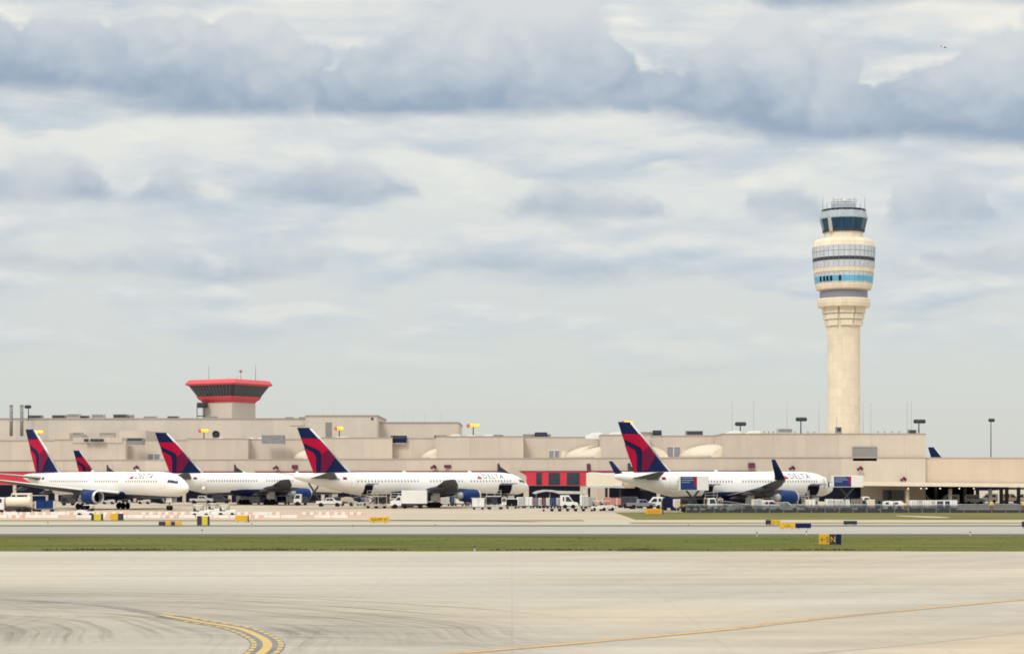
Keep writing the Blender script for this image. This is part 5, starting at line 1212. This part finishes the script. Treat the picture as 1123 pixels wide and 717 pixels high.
b = MB(); b.prism([(-1.05, 2.2), (1.05, 2.2), (.8, .5), (-.8, .5)], -.8, .8, 'y'); b.build('bin', 'dkgrey', t)
b = MB(); [b.box(-.95 + k * .27, -.87 + k * .27, -.84, -.8, .55, 2.15) for k in range(8)]; b.build('slats', 'tan', t); wheel_set(t, (-.6, .6), .7, .2, w2=.07)
uld('cream container left of the dark container by the canopy', (gx(954.5, 372), 372, 0), 0, 'cream', 'cream', 1.5, 1.6, .4); uld('dark navy container left of the white arched trucks', (gx(964.5, 372), 372, 0), 0, 'dkgrey', 'void', 1.9, 1.5, .4)
for k, px in enumerate((974.5, 984.5)):
    road_vehicle('service_cart', ('left', 'right')[k] + ' of two low white trucks with big dark wheel arches', 'truck', (gx(px, 364), 364, 0), 0, [(-1.0, .35), (-1.0, 1.75), (.5, 1.85), (.95, 1.5), (1.0, .35)], .8, [[(-.7, 1.2), (-.7, 1.6), (-.1, 1.65), (-.1, 1.2)]], (.15,), .42, 'white')
t = thing('fuel_hydrant_guard', 'rounded yellow guard between the white trucks and the container row', 'barrier', (gx(992.5, 366), 366, 0)); b = MB(); b.lathe([(.42, 0), (.42, .9), (.36, 1.25), (.15, 1.42)], 16); b.build('drum', 'yellow', t); b = MB(); b.lathe([(.425, .5), (.435, .55), (.435, .7), (.425, .75)], 16); b.build('band', 'signblack', t)
for k, (px, m_, dm, L_) in enumerate(((1001.5, 'white', 'cream', 1.4), (1008, 'ltgrey', 'paleglass', .9), (1014.5, 'cream', 'white', 1.3), (1021.5, 'cream', 'ltgrey', 1.1), (1029, 'white', 'signblack', 1.6), (1037, 'white', 'navy', 1.3), (1045, 'white', 'white', 1.35))):
    uld(('white container first in the canopy row', 'narrow grey container second in the canopy row', 'cream container third in the canopy row', 'cream container with grey door amid the canopy row', 'white container with black door in the canopy row', 'white container with navy door in the canopy row', 'plain white container last in the canopy row')[k], (gx(px, 366), 366, 0), 0, m_, dm, L_, 1.5, .45)
# things standing in the shade of the undercroft
for k, (px, Y, c_, lab) in enumerate(((1012, 448, 'ltgrey', 'pale van parked under the canopy behind the container row'), (1040, 450, 'white', 'white van parked deep under the canopy'), (1068, 452, 'white', 'white van in the open undercroft right of the lamps'), (1083, 484, 'ltgrey', 'grey van by the yellow bollard under the annex'), (1108, 482, 'cream', 'cream van at the right of the undercroft'), (1121, 484, 'white', 'white van at the right edge under the annex'))):
    van(lab, (gx(px, Y), Y, 0), PI if k % 2 else 0, c_, 'parked_van', 4.6, 2.3)
t = thing('fuel_hydrant_guard', 'yellow bollard standing before the dark undercroft', 'barrier', (gx(1087.5, 380), 380, 0)); b = MB(); b.lathe([(.34, 0), (.34, 1.2), (.28, 1.45), (.1, 1.55)], 14); b.build('drum', 'yellow', t); b = MB(); b.lathe([(.345, .5), (.352, .55), (.352, .75), (.345, .8)], 14); b.build('band', 'signblack', t)
t = thing('fuel_hydrant_guard', 'yellow bollard at the right picture edge below the annex', 'barrier', (gx(1122.5, 380), 380, 0)); b = MB(); b.lathe([(.34, 0), (.34, 1.2), (.28, 1.45), (.1, 1.55)], 14); b.build('drum', 'yellow', t); b = MB(); b.lathe([(.345, .5), (.352, .55), (.352, .75), (.345, .8)], 14); b.build('band', 'signblack', t)

# power units added as dark clutter under the jets, one over plain shadow
def power_unit(label, loc, rotz=0.0, m_='dkgrey', L=2.6, H=1.7):
    t = thing('ground_power_unit', label, 'power unit', loc, rotz, 'ground power units under the jets'); h = L / 2
    b = MB(); b.prism([(-h, .5), (-h, H - .1), (-h + .2, H), (h - .35, H), (h, H - .4), (h, .5)], -.75, .75, 'y', bev=.04); b.build('housing', m_, t)
    b = MB(); [b.box(-h + .3 + .22 * k, -h + .42 + .22 * k, -.775, -.74, .8, H - .35) for k in range(5)]; b.build('grille', 'black', t)
    b = MB(); b.tube((-h + .4, .4, H), (-h + .4, .4, H + .35), .07); b.build('exhaust', 'grey', t)
    wheel_set(t, (-h + .55, h - .55), .72, .3, w2=.1); return t
for px, Y, m_, L_, H_, lab in ((372.5, 436, 'dkgrey', 2.4, 1.9, 'dark power unit right of the white pickup under the stretched jet'), (389, 442, 'navy', 2.6, 2.1, 'navy power unit behind the tan canvas equipment'), (399, 445, 'greyblue', 2.2, 1.7, 'grey blue power unit left of the rear hold loader'), (424.5, 432, 'dkgrey', 3.0, 2.3, 'dark tall power unit touching the box truck cab'), (415, 446, 'navy', 2.4, 2.2, 'navy power unit behind the rear hold loader'),
    (331, 446, 'dkgrey', 2.6, 1.8, 'dark power unit under the second jet engine'), (299, 460, 'dkgrey', 3.0, 2.0, 'dark power unit among the second jet main wheels'), (733.5, 372, 'navy', 2.4, 2.3, 'navy power unit behind the pale tug with bags'), (754, 372, 'dkgrey', 2.6, 2.2, 'dark power unit behind the chevron barrel'), (771, 374, 'dkgrey', 2.6, 2.0, 'dark power unit right of the rear catering truck'),
    (791, 372, 'greyblue', 2.4, 2.0, 'grey blue power unit beside the winglet jet wheels'), (814, 366, 'dkgrey', 3.2, 2.0, 'dark unit added for the shadow left of the tall cream container'), (944.5, 372, 'dkgrey', 1.6, 1.9, 'dark power unit left of the cream canopy container'), (75, 440, 'dkgrey', 3.0, 2.0, 'dark power unit behind the leftmost jet engine'), (539, 420, 'dkgrey', 2.4, 1.9, 'dark power unit behind the front hold loader')): power_unit(lab, (gx(px, Y), Y, 0), 0, m_, L_, H_)
# ------------------------------------------------------------ blast fence on the right
YF = 347.0
t = thing('blast_fence', 'long low dark grey slatted fence between the winglet jet and the grass', 'fence', (gx(752, YF), YF, 0)); fl_ = gx(1260, YF) - gx(752, YF)
b = MB(); b.box(0, fl_, -.15, .15, 0, .55); b.build('kerb_block', 'dkgrey', t)
M['fence'] = mat('fence_slat', (.115, .13, .15), .55, var=.35, scale=1.4)
b = MB()
for z_ in (.62, .80, .98, 1.16): b.prism([(0, z_), (0, z_ + .035), (fl_, z_ + .035), (fl_, z_)], -.12, .10, 'y')
for z_ in (.62, .80, .98, 1.16): b.prism([(-.10, z_), (.06, z_ + .12), (.08, z_ + .10), (-.08, z_ - .02)], 0, fl_, 'x')
b.build('slat', 'fence', t)
b = MB(); b.tube((0, 0, 1.42), (fl_, 0, 1.42), .05); b.build('top_rail', 'paleglass', t)
x = .1; pm = None
while x < fl_:
    if pm is None: b = MB(); b.box(-.05, .05, -.16, .12, 0, 1.46); pm = b.build('post', 'grey', t); pm.location = (x, 0, 0)
    else: o = pm.copy(); COL.objects.link(o); o.location = (x, 0, 0)
    x += 2.4
# ------------------------------------------------------------ low barricades on the clay strip, left
def barricade():
    b = MB()
    for k in range(4): b.prism([(-.24, .02), (-.14, .40), (-.10, .46), (.10, .46), (.14, .40), (.24, .02)], -1.2 + .6 * k + .001 * k, -.6 + .6 * k, 'x', k % 2)
    return b
proto = {}
rr = random.Random(3); nb = 0
for (Y, x0, x1, gap, first) in ((301, -58, 402, .16, 0), (327, -58, 404, .18, 1)):
    x = gx(x0, Y)
    while x < gx(x1, Y):
        k = rr.choice((0, 0, 0, 1)) if first == 0 else rr.choice((0, 1))
        key = (k,)
        if key not in proto:
            b = barricade(); o = b.build('barricade', ['barwhite', 'barwhite' if k == 0 else 'orange'])
            proto[key] = o
        else: o = proto[key].copy(); COL.objects.link(o)
        o.location = (x, Y + rr.uniform(-.25, .25), .004); o.rotation_euler = (0, 0, R(rr.uniform(-3, 3)))
        tag(o, ('plain white' if k == 0 else 'orange and white striped') + ' low barricade in the ' + ('nearer' if first == 0 else 'farther') + ' row across the clay strip', 'barricade', ('plain' if k == 0 else 'striped') + ' barricades, ' + ('near' if first == 0 else 'far') + ' row')
        x += 2.4 + gap + (rr.uniform(1, 3) if rr.random() < .08 else 0)

# ------------------------------------------------------------ taxiway signs
def sign(label, x0, x1, pt, pb, panels, rot=0.0, dep=.22):
    """panels: (photo x0, x1, board colour, text, text colour)"""
    Y = gy(pb); t = thing('taxiway_sign', label, 'sign', (gx((x0 + x1) / 2, Y), Y, 0), rot, 'taxiway signs'); xm = (x0 + x1) / 2; s_ = Y / F; H = (pb - pt) * s_; zb = .16
    for (a, c, m_, tx, tm) in panels:
        xa, xc = (a - xm) * s_, (c - xm) * s_; b = MB(); b.bbox(xa + .012, xc - .012, -dep / 2, dep / 2, zb, H, .03); o = b.build('panel', m_, t)
        for lx in ((xa * .8 + xc * .2), (xa * .2 + xc * .8)): b = MB(); b.tube((lx, 0, 0), (lx, 0, zb + .05), .05); b.build('leg', 'grey', t)
        if tx:
            h = (H - zb) * .56; bm, w_ = text_bm(tx, h, 1.1); sc = min(1.0, (xc - xa) * .84 / w_)
            for v in bm.verts: v.co = Vector(((xa + xc) / 2 + (v.co.x - w_ / 2) * sc, -dep / 2 - .012, zb + (H - zb - h) / 2 + v.co.y))
            b = MB(); b.frombm(bm); b.build('lettering', tm, o)
    return t
sign('yellow panel between two black ends, in front of the leftmost jet gear', 100, 113, 563.2, 571.4, [(100, 103, 'signblack', None, None), (103, 111, 'olive', None, None), (111, 113.2, 'signblack', None, None)])
sign('yellow panel with one dark right end, second from the left', 121, 135.5, 562.8, 571.4, [(121, 129.3, 'yellow', None, None), (129.5, 135.5, 'signblack', None, None)])
sign('long low sign of alternating black and yellow panels on the far taxiway', 174, 199.5, 571.6, 577.2, [(174, 181.5, 'signblack', None, None), (181.7, 187.3, 'yellow', None, None), (187.5, 192, 'signblack', None, None), (192.2, 199.5, 'yellow', None, None)])
sign('big black sign with a narrow yellow panel below the second jet', 216, 230, 565.6, 577, [(216, 221.4, 'signblack', None, None), (221.6, 227.6, 'olive', None, None), (227.8, 230, 'signblack', None, None)])
sign('orange yellow sign with a black right end below the second jet', 258, 273, 564.8, 572.6, [(258, 271.4, 'yellow', None, None), (271.6, 273, 'signblack', None, None)])
sign('wide yellow ramp sign standing alone left of centre', 405, 427, 566.6, 573.4, [(405, 427, 'yellow', 'RAMP 31', 'signblack')])
sign('yellow sign at the left end of the right hand grass', 708, 727, 557.6, 564.4, [(708, 726, 'yellow', 'RAMP', 'lampred'), (726.2, 727.6, 'signblack', None, None)])
sign('short sign, black then yellow, partly behind a longer one', 839.5, 856, 569.8, 576.2, [(839.5, 845.5, 'signblack', None, None), (845.7, 856, 'yellow', None, None)])
sign('long sign, yellow left half and navy black right half', 854.6, 889.5, 573.6, 580.2, [(854.6, 872, 'yellow', 'L55', 'signblack'), (872.2, 889.5, 'navy', None, None)])
sign('plain dark sign seen from behind on the right taxiway edge', 925, 940, 570.8, 576.2, [(925, 940, 'signblack', None, None)])
sign('nearest sign, yellow and black panels standing in the green verge', 898, 923, 585.4, 598.6, [(898, 909.4, 'yellow', '\u2190S', 'signblack'), (909.8, 916.2, 'signblack', 'N', 'yellow'), (916.6, 922.6, 'navy', None, None)])
sign('dark sign cut off by the right picture edge', 1120.5, 1131, 571.4, 579, [(1120.5, 1131, 'signblack', None, None)])
# taxiway edge lights
def edge_light(px, py, lab):
    t = thing('edge_light', lab, 'taxiway light', G(px, py), 0, 'taxiway edge lights')
    b = MB(); b.lathe([(.10, 0), (.10, .05), (.035, .08), (.035, .30)], 10); b.build('stake', 'tan', t)
    b = MB(); b.lathe([(.06, .30), (.07, .34), (.065, .42), (.02, .46)], 10); b.build('lens', 'cabglass', t)
for px, py, lab in ((221.5, 584.6, 'blue edge light below the big black sign'), (52.5, 575.8, 'blue edge light below the blue curtained cart'), (276, 577.5, 'blue edge light right of the orange yellow sign'), (387, 579.5, 'blue edge light below and left of the ramp sign'), (477, 578.5, 'blue edge light below the box truck'),
                    (755, 579, 'blue edge light below the fence end'), (884.5, 586.4, 'blue edge light left of the nearest sign'), (830, 587.6, 'blue edge light along the verge below the short sign'), (1064, 587, 'blue edge light at the right of the verge'), (520.5, 604.0, 'blue edge light at the verge bottom near the centre')): edge_light(px, py, lab)
